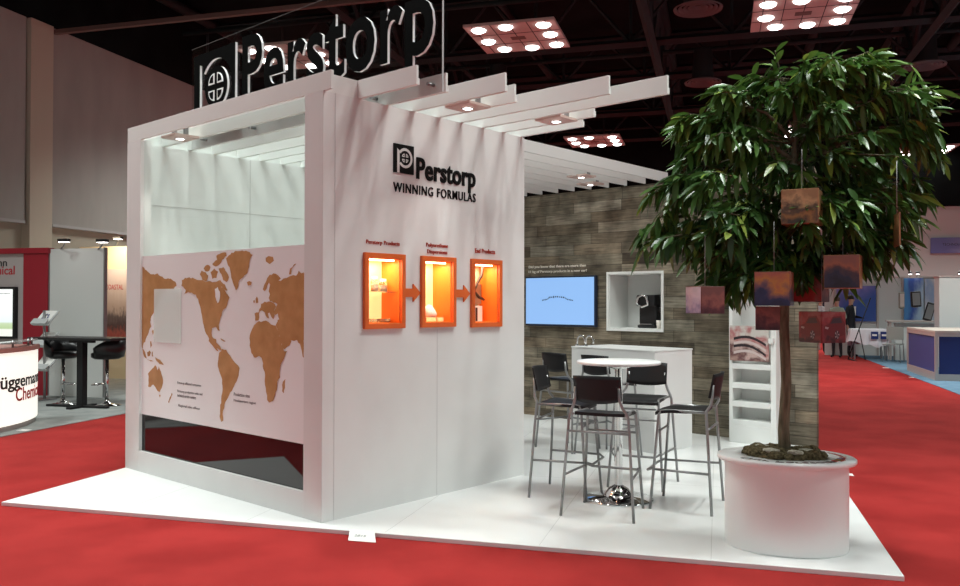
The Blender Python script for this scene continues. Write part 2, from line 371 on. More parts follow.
LAND = [[(-2.680,1.881),(-2.614,1.854),(-2.533,1.813),(-2.453,1.785),(-2.348,1.791),(-2.245,1.748),(-2.144,1.741),(-2.045,1.715),(-2.020,1.678),(-2.069,1.653),(-2.193,1.647),(-2.254,1.630),(-2.284,1.597),(-2.319,1.542),(-2.370,1.491),(-2.406,1.453),(-2.458,1.414),(-2.478,1.362),(-2.457,1.324),(-2.509,1.272),(-2.551,1.219),(-2.583,1.192),(-2.614,1.139),(-2.669,1.137)],
 [(-2.709,1.429),(-2.465,1.432),(-2.481,1.332),(-2.497,1.282),(-2.521,1.248),(-2.555,1.222),(-2.568,1.183),(-2.593,1.179),(-2.604,1.216),(-2.625,1.212),(-2.624,1.161),(-2.603,1.128),(-2.624,1.131),(-2.653,1.180),(-2.678,1.223),(-2.706,1.226)],
 [(-2.624,1.128),(-2.588,1.112),(-2.553,1.067),(-2.532,1.040),(-2.559,1.042),(-2.602,1.078)],
 [(-2.529,1.095),(-2.485,1.113),(-2.460,1.097),(-2.477,1.064),(-2.518,1.058)],
 [(-2.535,1.034),(-2.449,1.028),(-2.408,1.020),(-2.459,1.018)],
 [(-2.443,1.093),(-2.423,1.110),(-2.416,1.061),(-2.440,1.065)],
 [(-2.382,1.058),(-2.342,1.048),(-2.292,1.039),(-2.248,1.015),(-2.225,0.997),(-2.275,1.001),(-2.324,1.015),(-2.368,1.036)],
 [(-2.479,1.191),(-2.458,1.197),(-2.444,1.159),(-2.468,1.134)],
 [(-2.446,1.283),(-2.426,1.300),(-2.399,1.281),(-2.429,1.250)],
 [(-2.509,0.908),(-2.458,0.939),(-2.414,0.963),(-2.381,0.989),(-2.357,0.974),(-2.340,0.945),(-2.317,0.984),(-2.297,0.953),(-2.267,0.914),(-2.240,0.867),(-2.252,0.817),(-2.298,0.757),(-2.338,0.766),(-2.372,0.793),(-2.412,0.815),(-2.473,0.789),(-2.507,0.792),(-2.501,0.850)],
 [(-2.311,0.735),(-2.278,0.734),(-2.294,0.710)],
 [(-2.090,0.767),(-2.074,0.756),(-2.102,0.718),(-2.133,0.678),(-2.150,0.683),(-2.121,0.727)],
 [(-1.938,1.677),(-1.929,1.725),(-1.877,1.744),(-1.806,1.747),(-1.704,1.729),(-1.600,1.720),(-1.533,1.707),(-1.453,1.701),(-1.367,1.705),(-1.315,1.662),(-1.264,1.634),(-1.222,1.600),(-1.197,1.577),(-1.221,1.543),(-1.246,1.497),(-1.304,1.462),(-1.325,1.416),(-1.350,1.358),(-1.333,1.313),(-1.363,1.316),(-1.389,1.344),(-1.449,1.333),(-1.457,1.291),(-1.431,1.252),(-1.388,1.246),(-1.387,1.219),(-1.331,1.193),(-1.301,1.162),(-1.352,1.169),(-1.430,1.206),(-1.492,1.243),(-1.537,1.284),(-1.568,1.330),(-1.596,1.401),(-1.619,1.460),(-1.643,1.519),(-1.666,1.566),(-1.703,1.602),(-1.768,1.619),(-1.828,1.627),(-1.890,1.603),(-1.862,1.639)],
 [(-1.600,1.720),(-1.641,1.768),(-1.614,1.798),(-1.551,1.783),(-1.511,1.754),(-1.533,1.712)],
 [(-1.587,1.814),(-1.534,1.843),(-1.481,1.823),(-1.498,1.796),(-1.560,1.792)],
 [(-1.481,1.781),(-1.424,1.810),(-1.368,1.785),(-1.393,1.733),(-1.454,1.729)],
 [(-1.455,1.846),(-1.382,1.878),(-1.395,1.909),(-1.326,1.930),(-1.250,1.931),(-1.242,1.904),(-1.309,1.876),(-1.343,1.843),(-1.403,1.826)],
 [(-1.359,1.808),(-1.291,1.818),(-1.240,1.776),(-1.207,1.736),(-1.240,1.698),(-1.290,1.715),(-1.316,1.761)],
 [(-1.393,1.700),(-1.333,1.716),(-1.265,1.680),(-1.222,1.634),(-1.272,1.639)],
 [(-1.250,1.886),(-1.171,1.928),(-1.069,1.936),(-0.949,1.929),(-0.879,1.900),(-0.917,1.863),(-0.928,1.808),(-0.948,1.765),(-1.007,1.732),(-1.059,1.711),(-1.086,1.644),(-1.107,1.633),(-1.148,1.690),(-1.178,1.758),(-1.199,1.816),(-1.233,1.851)],
 [(-0.955,1.694),(-0.923,1.702),(-0.888,1.693),(-0.900,1.671),(-0.939,1.667)],
 [(-0.710,1.872),(-0.673,1.883),(-0.617,1.875),(-0.606,1.847),(-0.658,1.823),(-0.710,1.846)],
 [(-0.418,1.742),(-0.405,1.784),(-0.356,1.814),(-0.328,1.817),(-0.384,1.783),(-0.390,1.742)],
 [(-0.744,1.636),(-0.727,1.671),(-0.690,1.718),(-0.657,1.745),(-0.610,1.754),(-0.549,1.737),(-0.517,1.715),(-0.545,1.699),(-0.517,1.696),(-0.482,1.714),(-0.444,1.717),(-0.403,1.729),(-0.362,1.736),(-0.331,1.730),(-0.301,1.766),(-0.271,1.747),(-0.241,1.752),(-0.231,1.740),(-0.227,1.275),(-0.399,1.269),(-0.445,1.325),(-0.503,1.323),(-0.535,1.298),(-0.557,1.347),(-0.578,1.372),(-0.530,1.412),(-0.551,1.459),(-0.585,1.447),(-0.607,1.471),(-0.579,1.497),(-0.558,1.528),(-0.608,1.537),(-0.651,1.549),(-0.667,1.572),(-0.652,1.600),(-0.669,1.623),(-0.652,1.673),(-0.668,1.686),(-0.696,1.642),(-0.718,1.623)],
 [(-0.766,1.528),(-0.721,1.544),(-0.666,1.547),(-0.608,1.537),(-0.573,1.509),(-0.601,1.478),(-0.590,1.446),(-0.607,1.415),(-0.633,1.433),(-0.655,1.465),(-0.677,1.458),(-0.659,1.420),(-0.687,1.426),(-0.716,1.464),(-0.754,1.480),(-0.783,1.472),(-0.796,1.406),(-0.843,1.402),(-0.850,1.456),(-0.799,1.463),(-0.788,1.489),(-0.770,1.502)],
 [(-0.838,1.566),(-0.820,1.585),(-0.806,1.566),(-0.802,1.536),(-0.833,1.534)],
 [(-0.867,1.553),(-0.849,1.560),(-0.847,1.539),(-0.865,1.536)],
 [(-0.899,1.312),(-0.877,1.341),(-0.856,1.366),(-0.818,1.388),(-0.732,1.401),(-0.671,1.397),(-0.632,1.377),(-0.575,1.369),(-0.554,1.342),(-0.528,1.292),(-0.502,1.236),(-0.471,1.186),(-0.431,1.188),(-0.471,1.133),(-0.508,1.091),(-0.523,1.038),(-0.518,0.994),(-0.551,0.962),(-0.555,0.902),(-0.580,0.855),(-0.606,0.815),(-0.653,0.800),(-0.679,0.817),(-0.693,0.877),(-0.712,0.952),(-0.707,0.998),(-0.729,1.042),(-0.734,1.087),(-0.753,1.125),(-0.788,1.139),(-0.856,1.125),(-0.889,1.157),(-0.912,1.211),(-0.915,1.265)],
 [(-0.487,0.963),(-0.455,0.986),(-0.459,0.923),(-0.474,0.881),(-0.494,0.894)],
 [(-0.555,1.411),(-0.228,1.416),(-0.228,1.329),(-0.237,1.257),(-0.236,1.148),(-0.250,1.158),(-0.260,1.198),(-0.280,1.244),(-0.316,1.271),(-0.341,1.297),(-0.383,1.293),(-0.397,1.278),(-0.385,1.259),(-0.407,1.229),(-0.462,1.202),(-0.492,1.204),(-0.515,1.255),(-0.538,1.314),(-0.551,1.354)],
 [(-1.344,1.139),(-1.299,1.173),(-1.240,1.167),(-1.181,1.121),(-1.145,1.091),(-1.093,1.062),(-1.050,1.033),(-1.064,0.976),(-1.092,0.927),(-1.126,0.890),(-1.155,0.852),(-1.201,0.808),(-1.221,0.783),(-1.250,0.756),(-1.265,0.707),(-1.288,0.657),(-1.278,0.609),(-1.308,0.593),(-1.332,0.636),(-1.324,0.702),(-1.310,0.768),(-1.290,0.850),(-1.297,0.930),(-1.342,0.993),(-1.364,1.056),(-1.353,1.106)],
 [(-1.495,1.245),(-1.464,1.236),(-1.421,1.204),(-1.372,1.170),(-1.353,1.151),(-1.371,1.151),(-1.420,1.178),(-1.476,1.212),(-1.501,1.228)],
 [(-1.454,1.397),(-1.347,1.399),(-1.368,1.374),(-1.343,1.340),(-1.367,1.340),(-1.392,1.366),(-1.447,1.361),(-1.459,1.335),(-1.490,1.331),(-1.515,1.363)],
 [(-1.324,1.256),(-1.282,1.245),(-1.246,1.233),(-1.270,1.229),(-1.312,1.241)]]
land(LAND)
SEA = [[(-1.409,1.647),(-1.366,1.663),(-1.332,1.623),(-1.335,1.566),(-1.365,1.531),(-1.400,1.584)]]
MAPY = 0.0176
land(SEA, "bay_print", M_mapwhite)
M_note = mat('map note print', (0.10, 0.09, 0.09), 0.6)
for (x, z, w, s) in ((-1.995, 0.845, 0.38, 'Perstorp affiliated companies'), (-1.995, 0.775, 0.40, 'Perstorp production units and'), (-1.995, 0.742, 0.30, 'technical service centers'), (-1.975, 0.655, 0.34, 'Regional sales offices')):
    text('map_note', s, (x, 0.0215, z), X, Z, w, 0.026, 0.001, M_note, mp, world=True)
text('map_note', 'Production sites', (-1.13, 0.0215, 0.815), X, Z, 0.22, 0.026, 0.001, M_note, mp, world=True)
text('map_note', 'Headquarters region', (-1.13, 0.0215, 0.765), X, Z, 0.30, 0.026, 0.001, M_note, mp, world=True)
M_patch = mat('pale translucent', (0.90, 0.97, 0.93), 0.25, alpha=0.5)
MB().box(-2.40, -1.93, 0.0150, 0.0155, 1.19, 1.655, M_patch).build('pale_patch', mp, world=True)  # pale half-transparent rectangle over part of the map

# slats across the map room and out over the logo wall --------------------
ORD = ['first', 'second', 'third', 'fourth', 'fifth', 'sixth', 'seventh', 'eighth', 'ninth']
SL = [(0.0, 0.083), (0.308, 0.60), (0.575, 0.615), (0.84, 0.925), (1.12, 0.78), (1.375, 1.42), (1.64, 1.73), (1.90, 0.94), (2.146, 0.66)]
for k, (y, xe) in enumerate(SL):
    th_ = 0.02 if k else 0.024
    b = MB().box(-2.86, xe, y, y+th_, H, 3.13, M_slat)
    if k: b.box(-2.86, xe, y+th_, y+th_+0.012, H+0.0, 3.045, M_slat)
    o = b.build('louver_slat', bevel=0.001)
    tag(o, f'long white louver slat above the map room and logo wall, {ORD[k]} from the front', 'slat', 'white slats over the map room')
for (x0, x1, y0, y1, lab) in ((-2.885, -2.862, 0.0, 2.17, 'white edge board closing the slat ends over the left side of the map room'), (-0.022, -0.002, 0.026, 0.306, 'short white board between the first two slats on top of the logo wall')):
    tag(MB().box(x0, x1, y0, y1, H+0.0005, 3.128, M_slat).build('edge_board'), lab, 'board')
for k in range(9):
    x = -0.375 - 0.2625*k
    b = MB().box(x-0.02, x, 2.23, 5.35, 2.99, 3.105, M_slat)
    if k == 0: b.box(x-0.02, x+0.0, 5.35, 5.42, 2.99, 3.105, M_slat)
    o = b.build('louver_slat', bevel=0.001)
    tag(o, f'white louver slat over the seating area resting on the plank wall, {ORD[k]} from the right', 'slat', 'white slats over the seating area')
# downlight plates
M_plate = mat('lamp plate rose white', (0.62, 0.47, 0.42), 0.5)
for (x, y, lab) in ((0.435, 0.995, 'small square downlight plate under the slats right above the logo'), (0.66, 1.79, 'small square downlight plate near the far corner of the logo wall'), (-2.26, 0.175, 'small square downlight plate behind the front beam above the map'),
                    (-0.905, 4.38, 'small square downlight plate above the plank wall, upper one of the two'), (-1.17, 4.95, 'small square downlight plate above the plank wall, lower one of the two')):
    t = thing('downlight', lab, 'downlight', (x, y, 2.985), 0, 'downlight plates between the slats')
    b = MB().box(-0.125, 0.125, -0.115, 0.115, 0, 0.018, M_plate)
    b.box(-0.11, -0.09, -0.02, 0.02, 0.018, 0.12, M_steel).box(0.09, 0.11, -0.02, 0.02, 0.018, 0.12, M_steel)
    b.build('plate', t)
    MB().lathe([(0.045, -0.001), (0.048, -0.006), (0.036, -0.008)], (0, 0, 0), M_steel, 20).build('ring', t)
    MB().lathe([(0, -0.002), (0.034, -0.003), (0.036, -0.007)], (0, 0, 0), M_lamp, 20).build('lamp', t)
    L = bpy.data.lights.new('downlight', 'SPOT'); L.energy = 14; L.spot_size = 1.6; L.spot_blend = 0.6; L.shadow_soft_size = 0.03; L.color = (1, 0.93, 0.88)
    lo = bpy.data.objects.new('downlight_bulb', L); COL.objects.link(lo); lo.location = (x, y, 2.965)
    lo.parent = t; lo.matrix_parent_inverse = wmat(t).inverted()

# clear sign on the slats ---------------------------------------------------
M_edge = mat('lit white edge', (0.85, 0.85, 0.85), 0.4)
M_face = mat('sign letter face', (0.0015, 0.0015, 0.0015), 0.7, 0, 0.05)
M_letter = mat('black letter face', (0.005, 0.005, 0.005), 0.6, 0, 0.15)
t = thing('name_sign', 'tall clear acrylic sign with black white-edged letters Perstorp standing on the slats', 'sign', (-1.0, 0.53, 3.0))
MB().box(-2.68, 0.633, 0.52, 0.530, 2.985, 3.93, M_signglass).build('panel', t, world=True)
MB().box(-2.68, 0.633, 0.516, 0.5195, 3.929, 3.9315, mat('dim edge', (0.10, 0.10, 0.10), 0.5)).build('edge_strip', t, world=True)
MB().box(0.6335, 0.637, 0.518, 0.532, 2.985, 3.93, mat('pale edge', (0.5, 0.52, 0.52), 0.4)).build('edge_strip', t, world=True)
b = MB()
for x in (-2.5, -1.7, -0.9, -0.1, 0.5):
    b.tube([(x, 0.51, 3.06), (x, 0.574, 3.06)], 0.012, M_steel, 10)
b.build('standoff', t, world=True)
def arc(cx, cz, r, a0, a1, n): return [(cx + r*math.cos(a0+(a1-a0)*k/n), cz + r*math.sin(a0+(a1-a0)*k/n)) for k in range(n+1)]
def emblem(parent, O, U, V, s, depth, face, side, white=None):
    """square emblem: dark field, a lower-case p (stem, ring) and a disc with four cells. O is the lower left corner"""
    O = Vector(O); N = U.cross(V)
    def P(q, n=0): return O + U*q[0]*s + V*q[1]*s + N*n
    def slab(b, pts, n0, n1, m):
        k = len(pts)
        A = [b.bm.verts.new(P(p, n0)) for p in pts]; B = [b.bm.verts.new(P(p, n1)) for p in pts]
        f = b.bm.faces.new(B); f.material_index = b.mi(m)
        f = b.bm.faces.new(A[::-1]); f.material_index = b.mi(m)
        for j in range(k):
            f = b.bm.faces.new([A[j], A[(j+1) % k], B[(j+1) % k], B[j]]); f.material_index = b.mi(side)
    cx, cy, R, r = 0.55, 0.57, 0.37, 0.27
    if white is None:   # cut letters: field pieces around the p, open where the p is
        b = MB()
        slab(b, [(0, 0), (0.15, 0), (0.15, 0.92), (0, 0.92)][::1], 0, depth, face)
        top = [(0.15, 1.06), (0.15, 0.92)] + [(0.24, 0.88)] + arc(cx, cy, R, PI*0.80, 0, 16) + [(1.0, cy), (1.0, 1.06)]
        slab(b, [(0, 0.92), (0.15, 0.92), (0.15, 1.06), (0, 1.06)], 0, depth, face)
        slab(b, top[::-1], 0, depth, face)
        low = [(0.30, 0), (1.0, 0), (1.0, cy)] + arc(cx, cy, R, 0, -PI*0.78, 14) + [(0.30, 0.2)]
        slab(b, low, 0, depth, face)
        b.build('emblem_field', parent, world=True)
        b = MB(); slab(b, arc(cx, cy, r, 0, 2*PI*31/32, 31), 0, depth, face)
        b.build('emblem_disc', parent, world=True)
        b = MB()
        for sx in (-1, 1):
            for sy in (-1, 1):
                o_ = arc(cx+sx*0.02, cy+sy*0.03, 0.01, 0, PI, 1)
                pts = [(cx+sx*0.035, cy+sy*0.04)] + [(cx+sx*q[0], cy+sy*q[1]) for q in arc(0.035, 0.04, 0.14, 0.0, PI/2, 6)]
                if sx*sy < 0: pts = pts[::-1]
                slab(b, pts, depth, depth+0.006, side)
        for sx in (-1, 1):
            for sy in (-1, 1):
                pts = [(cx+sx*0.050, cy+sy*0.055)] + [(cx+sx*q[0], cy+sy*q[1]) for q in arc(0.055, 0.062, 0.095, 0.0, PI/2, 6)]
                if sx*sy < 0: pts = pts[::-1]
                slab(b, pts, depth+0.006, depth+0.0075, face)
        b.build('emblem_cells', parent, world=True)
    else:
        b = MB()
        slab(b, [(0, 0), (1, 0), (1, 1.06), (0, 1.06)], 0, depth, face); b.build('emblem_field', parent, world=True)
        b = MB()
        o1 = arc(cx, cy, R, PI*0.82, -PI*0.80, 26); i1 = arc(cx, cy, r, PI*0.82, -PI*0.80, 26)
        for k in range(26):
            slab(b, [i1[k], o1[k], o1[k+1], i1[k+1]], depth, depth+0.001, white)
        slab(b, [(0.15, 0), (0.27, 0), (0.27, 0.82), (0.15, 0.90)], depth, depth+0.001, white)
        for sx in (-1, 1):
            for sy in (-1, 1):
                pts = [(cx+sx*0.03, cy+sy*0.035)] + [(cx+sx*q[0], cy+sy*q[1]) for q in arc(0.035, 0.04, 0.125, 0.0, PI/2, 6)]
                if sx*sy < 0: pts = pts[::-1]
                slab(b, pts, depth, depth+0.0012, white)
        for sx in (-1, 1):
            for sy in (-1, 1):
                pts = [(cx+sx*0.065, cy+sy*0.07)] + [(cx+sx*q[0], cy+sy*q[1]) for q in arc(0.068, 0.075, 0.045, 0.0, PI/2, 5)]
                if sx*sy < 0: pts = pts[::-1]
                slab(b, pts, depth+0.0012, depth+0.002, face)
        b.build('emblem_print', parent, world=True)
emblem(t, (-2.60, 0.5195, 3.10), X, Z, 0.70, 0.022, M_face, M_edge)
text('sign_letters', 'Perstorp', (-1.79, 0.5195, 3.09), X, Z, 2.36, 0.77, 0.022, M_face, t, side=M_edge, bold=0.020, world=True, spacing=1.05)

# lettering on the logo wall --------------------------------------------------
t = thing('wall_logo', 'black Perstorp emblem and lettering with WINNING FORMULAS on the white wall', 'lettering', (0.0, 1.1, 2.45))
emblem(t, (0.0005, 0.648, 2.513), Y, Z, 0.204, 0.010, M_letter, M_letter, white=M_white)
text('letters', 'Perstorp', (0.0005, 0.885, 2.437), Y, Z, 0.672, 0.218, 0.010, M_letter, t, bold=0.024, world=True, spacing=1.02)
text('slogan', 'WINNING FORMULAS', (0.0005, 0.648, 2.368), Y, Z, 0.912, 0.072, 0.008, M_letter, t, bold=0.004, world=True, spacing=1.15)

# display cases ------------------------------------------------------------------
def case(c, lab, fr):
    y0, y1, z0, z1 = c; D = -0.20
    t = thing('display_case', lab, 'display case', (0, (y0+y1)/2, z0), 0, 'orange display cases in the logo wall')
    g = 0.036; b = MB()
    for a in ((y0-g, y1+g, z0-g, z0), (y0-g, y1+g, z1, z1+g), (y0-g, y0, z0, z1), (y1, y1+g, z0, z1)): b.box(0.0005, 0.028, *a, M_orange)
    b.build('frame', t, world=True, bevel=0.002)
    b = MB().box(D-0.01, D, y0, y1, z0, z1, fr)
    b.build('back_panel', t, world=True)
    b = MB().box(D, 0.001, y1-0.005, y1-0.001, z0+0.001, z1-0.001, M_orange_in).box(D, 0.001, y0+0.001, y0+0.005, z0+0.001, z1-0.001, M_orange_in)
    b.box(D, 0.001, y0+0.005, y1-0.005, z0+0.001, z0+0.005, M_orange_in).box(D, 0.001, y0+0.005, y1-0.005, z1-0.005, z1-0.001, M_orange_in)
    b.build('lining', t, world=True)
    MB().box(-0.05, -0.03, y0+0.03, y1-0.03, z1-0.016, z1-0.005, mat('case lamp', (1, 0.9, 0.7), 0.4, emit=(1, 0.72, 0.38), estr=9)).build('lamp_strip', t, world=True)
    L = bpy.data.lights.new('case_lamp', 'AREA'); L.shape = 'RECTANGLE'; L.size = 0.12; L.size_y = y1-y0-0.08; L.energy = 1.7; L.color = (1, 0.84, 0.60)
    lo = bpy.data.objects.new('case_lamp', L); COL.objects.link(lo); lo.location = (-0.09, (y0+y1)/2, z1-0.02); lo.parent = t; lo.matrix_parent_inverse = wmat(t).inverted()
    return t
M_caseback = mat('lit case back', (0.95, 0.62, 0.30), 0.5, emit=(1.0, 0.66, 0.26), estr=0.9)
M_caseback3 = mat('case back cream', (0.85, 0.70, 0.50), 0.5)
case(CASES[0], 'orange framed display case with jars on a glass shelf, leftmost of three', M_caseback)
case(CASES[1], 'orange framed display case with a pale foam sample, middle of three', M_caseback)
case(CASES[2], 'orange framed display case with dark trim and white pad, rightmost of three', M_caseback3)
M_jar = mat('jar glass', (0.95, 0.92, 0.85), 0.05, trans=0.9, ior=1.3)
M_powder = mat('white powder', (0.92, 0.88, 0.80), 0.8)
tag(MB().box(-0.19, -0.03, 0.40, 0.715, 1.615, 1.622, M_jar).build('glass_shelf'), 'clear glass shelf halfway up the leftmost orange case', 'shelf')
def jar(y, z, h, r, lab, grp):
    t = thing('sample_jar', lab, 'jar', (-0.12, y, z), 0, grp)
    MB().lathe([(0, 0), (r, 0), (r, h*0.75), (r*0.7, h*0.86), (r*0.7, h)], (0, 0, 0), M_jar, 16).build('jar_body', t)
    MB().lathe([(0, 0.003), (r*0.85, 0.003), (r*0.85, h*0.55), (0, h*0.57)], (0, 0, 0), M_powder, 16).build('powder', t)
    MB().lathe([(0, h+0.012), (r*0.8, h+0.012), (r*0.8, h-0.01)], (0, 0, 0), M_powder, 16).build('lid', t)
jar(0.575, 1.622, 0.10, 0.030, 'small powder jar on the glass shelf, left one', 'jars in the leftmost case'); jar(0.66, 1.622, 0.085, 0.032, 'small powder jar on the glass shelf, right one', 'jars in the leftmost case')
for y, lab in ((0.55, 'low glass dish on the case floor, left one'), (0.663, 'low glass dish on the case floor, right one')):
    tag(MB().lathe([(0, 0.004), (0.040, 0.004), (0.052, 0.030), (0.048, 0.030), (0.038, 0.010), (0, 0.010)], (0, 0, 0), M_jar, 18).build('glass_dish', loc=(-0.11, y, 1.389)), lab + ' of the leftmost orange case', 'dish', 'dishes in the leftmost case')
b = MB().lathe([(0, 0), (0.055, 0), (0.062, 0.025), (0.045, 0.06), (0.018, 0.095), (0, 0.10)], (0, 0, 0), M_powder, 16)
tag(b.build('foam_sample', loc=(-0.12, 1.15, 1.425)), 'pale heaped foam sample low in the middle orange case', 'sample')
tag(MB().box(-0.17, -0.06, 1.06, 1.255, 1.391, 1.423, M_jar).build('acrylic_block', bevel=0.004), 'clear block under the foam sample in the middle orange case', 'block')
M_brown = mat('dark brown trim', (0.05, 0.028, 0.02), 0.35)
tag(MB().tube([(-0.13, 1.80, 1.845), (-0.13, 1.785, 1.77), (-0.14, 1.74, 1.70), (-0.14, 1.71, 1.64), (-0.12, 1.74, 1.59), (-0.10, 1.79, 1.565)], [0.012, 0.014, 0.011, 0.010, 0.014, 0.010], M_brown, 8).build('trim_sample'), 'dark curved moulding hanging in the rightmost orange case', 'sample')
tag(MB().box(-0.16, -0.13, 1.70, 1.80, 1.381, 1.515, M_powder).box(-0.129, -0.125, 1.71, 1.735, 1.385, 1.50, M_brown).build('foam_pad', bevel=0.004), 'white pad with a dark stripe standing in the rightmost orange case', 'sample')
tag(MB().box(-0.185, -0.17, 1.70, 1.83, 1.53, 1.70, mat('grey brown plate', (0.32, 0.22, 0.15), 0.4)).build('plate_sample'), 'grey brown plate behind the curved moulding in the rightmost orange case', 'sample')

def arrow(y0, y1, zc, lab):
    yn = y1 - 0.075
    pts = [(0.0005, y0, zc-0.032), (0.0005, yn, zc-0.032), (0.0005, yn, zc-0.068), (0.0005, y1, zc), (0.0005, yn, zc+0.068), (0.0005, yn, zc+0.032), (0.0005, y0, zc+0.032)]
    tag(MB().prism(pts, (0.012, 0, 0), M_orange).build('arrow'), lab, 'arrow', 'orange arrows between the cases')
arrow(0.757, 0.925, 1.615, 'orange arrow pointing from the left case to the middle case'); arrow(1.312, 1.49, 1.615, 'orange arrow pointing from the middle case to the right case')
o = text('case_title', 'Perstorp Products', (0.0005, 0.388, 1.957), Y, Z, 0.325, 0.038, 0.006, M_redtext, bold=0.004, spacing=1.06); tag(o, 'dark red words Perstorp Products above the leftmost orange case', 'lettering', 'red case titles')
t = thing('case_title', 'dark red words Polyurethane Dispersions above the middle orange case', 'lettering', (0, 1.11, 1.94), 0, 'red case titles')
text('title_line', 'Polyurethane', (0.0005, 0.993, 1.966), Y, Z, 0.242, 0.040, 0.006, M_redtext, t, bold=0.004, world=True, spacing=1.06); text('title_line', 'Dispersions', (0.0005, 1.005, 1.915), Y, Z, 0.222, 0.040, 0.006, M_redtext, t, bold=0.004, world=True, spacing=1.06)
o = text('case_title', 'End Products', (0.0005, 1.558, 1.952), Y, Z, 0.25, 0.038, 0.006, M_redtext, bold=0.004, spacing=1.06); tag(o, 'dark red words End Products above the rightmost orange case', 'lettering', 'red case titles')

# ================================================================== PLANK WALL ITEMS
M_tvblue = mat('tv blue screen', (0.05, 0.08, 0.12), 0.2, emit=(0.30, 0.54, 0.96), estr=0.80)
t = thing('television', 'wall mounted television with a pale blue screen on the plank wall', 'television', (-1.89, 5.33, 1.235))
MB().box(-2.455, -1.322, 5.29, 5.34, 1.235, 1.892, mat('tv bezel', (0.012, 0.02, 0.045), 0.3)).build('housing', t, world=True, bevel=0.006)
s = MB().box(-2.44, -1.345, 5.287, 5.291, 1.262, 1.872, M_tvblue).build('screen', t, world=True)
MB().box(-2.1, -1.7, 5.34, 5.36, 1.4, 1.7, M_black).build('wall_bracket', t, world=True)
b = MB(); m = mat('screen dark print', (0.02, 0.05, 0.12), 0.4)
P = [(-2.17, 1.575), (-2.08, 1.590), (-2.05, 1.613), (-1.93, 1.624), (-1.80, 1.612), (-1.76, 1.588), (-1.66, 1.573)]
for k in range(len(P)-1):
    a, c = P[k], P[k+1]
    for q in range(4):
        f0, f1 = q/4+0.03, (q+0.75)/4; h = random.uniform(0.014, 0.028)
        xa, xb = a[0]+(c[0]-a[0])*f0, a[0]+(c[0]-a[0])*f1; za, zb = a[1]+(c[1]-a[1])*f0, a[1]+(c[1]-a[1])*f1
        b.poly([(xa, 5.2865, za-h/2), (xb, 5.2865, zb-h/2), (xb, 5.2865, zb+h/2), (xa, 5.2865, za+h/2)], m)
b.build('car_outline', s, world=True)
M_cream = mat('cream lettering', (0.80, 0.76, 0.66), 0.5)
t = thing('wall_caption', 'two lines of small cream words on the planks above the television', 'lettering', (-1.98, YW, 1.96))
text('caption_line', 'Did you know that there are more than', (-2.45, YW-0.0005, 2.000), X, Z, 0.935, 0.043, 0.004, M_cream, t, bold=0.028, world=True)
text('caption_line', '11 kg of Perstorp products in a new car?', (-2.45, YW-0.0005, 1.935), X, Z, 0.95, 0.043, 0.004, M_cream, t, bold=0.028, world=True)
# niche
t = thing('niche_box', 'white lined square niche with a coffee machine in the plank wall', 'niche', ((NI[0]+NI[1])/2, YW, NI[2]))
g = 0.03; b = MB(); x0, x1, z0, z1 = NI
for a in ((x0-g, x1+g, z0-g, z0), (x0-g, x1+g, z1, z1+g), (x0-g, x0, z0, z1), (x1, x1+g, z0, z1)): b.box(a[0], a[1], YW-0.02, YW-0.0005, a[2], a[3], M_slat)
b.build('frame', t, world=True, bevel=0.002)
Dn = 0.42; b = MB()
b.box(x0, x1, YW+Dn, YW+Dn+0.01, z0, z1, M_slat).box(x0+0.001, x0+0.009, YW-0.001, YW+Dn, z0+0.001, z1-0.001, M_slat).box(x1-0.009, x1-0.001, YW-0.001, YW+Dn, z0+0.001, z1-0.001, M_slat)
b.box(x0+0.009, x1-0.009, YW-0.001, YW+Dn, z0+0.001, z0+0.009, M_slat).box(x0+0.009, x1-0.009, YW-0.001, YW+Dn, z1-0.009, z1-0.001, M_slat)
b.build('lining', t, world=True)
t = thing('coffee_machine', 'black single cup coffee machine with a silver handle in the white niche', 'coffee machine', (-0.69, YW+0.20, NI[2]+0.009), -0.05); t.scale = (1.15, 1.15, 1.22)
b = MB().box(-0.11, 0.11, -0.10, 0.14, 0, 0.035, M_dark).box(-0.11, 0.11, -0.06, 0.14, 0.035, 0.25, M_dark).box(-0.115, 0.115, -0.11, 0.14, 0.22, 0.335, M_dark)
b.build('housing', t, bevel=0.02, seg=3)
b = MB(); pts = [(-0.08, -0.115, 0.235), (-0.09, -0.135, 0.26), (-0.07, -0.13, 0.31), (0, -0.12, 0.335), (0.07, -0.13, 0.31), (0.09, -0.135, 0.26), (0.08, -0.115, 0.235), (0, -0.135, 0.215), (-0.08, -0.115, 0.235)]
b.tube([(p[0]*0.75-0.02, p[1], p[2]) for p in pts], 0.014, M_chrome, 8); b.build('handle', t)
MB().box(-0.075, 0.075, -0.10, 0.0, 0.036, 0.045, M_steel).build('drip_tray', t)
MB().box(0.115, 0.20, -0.04, 0.12, 0.16, 0.21, M_dark).box(0.125, 0.19, 0.05, 0.11, 0.0, 0.16, M_glass).build('water_tank', t, bevel=0.004)
tag(MB().lathe([(0, 0), (0.026, 0), (0.034, 0.10), (0.031, 0.10), (0.024, 0.005), (0, 0.005)], (0, 0, 0), M_powder, 16).build('paper_cup', loc=(-0.49, YW+0.05, NI[2]+0.009)), 'white paper cup beside the coffee machine', 'cup')

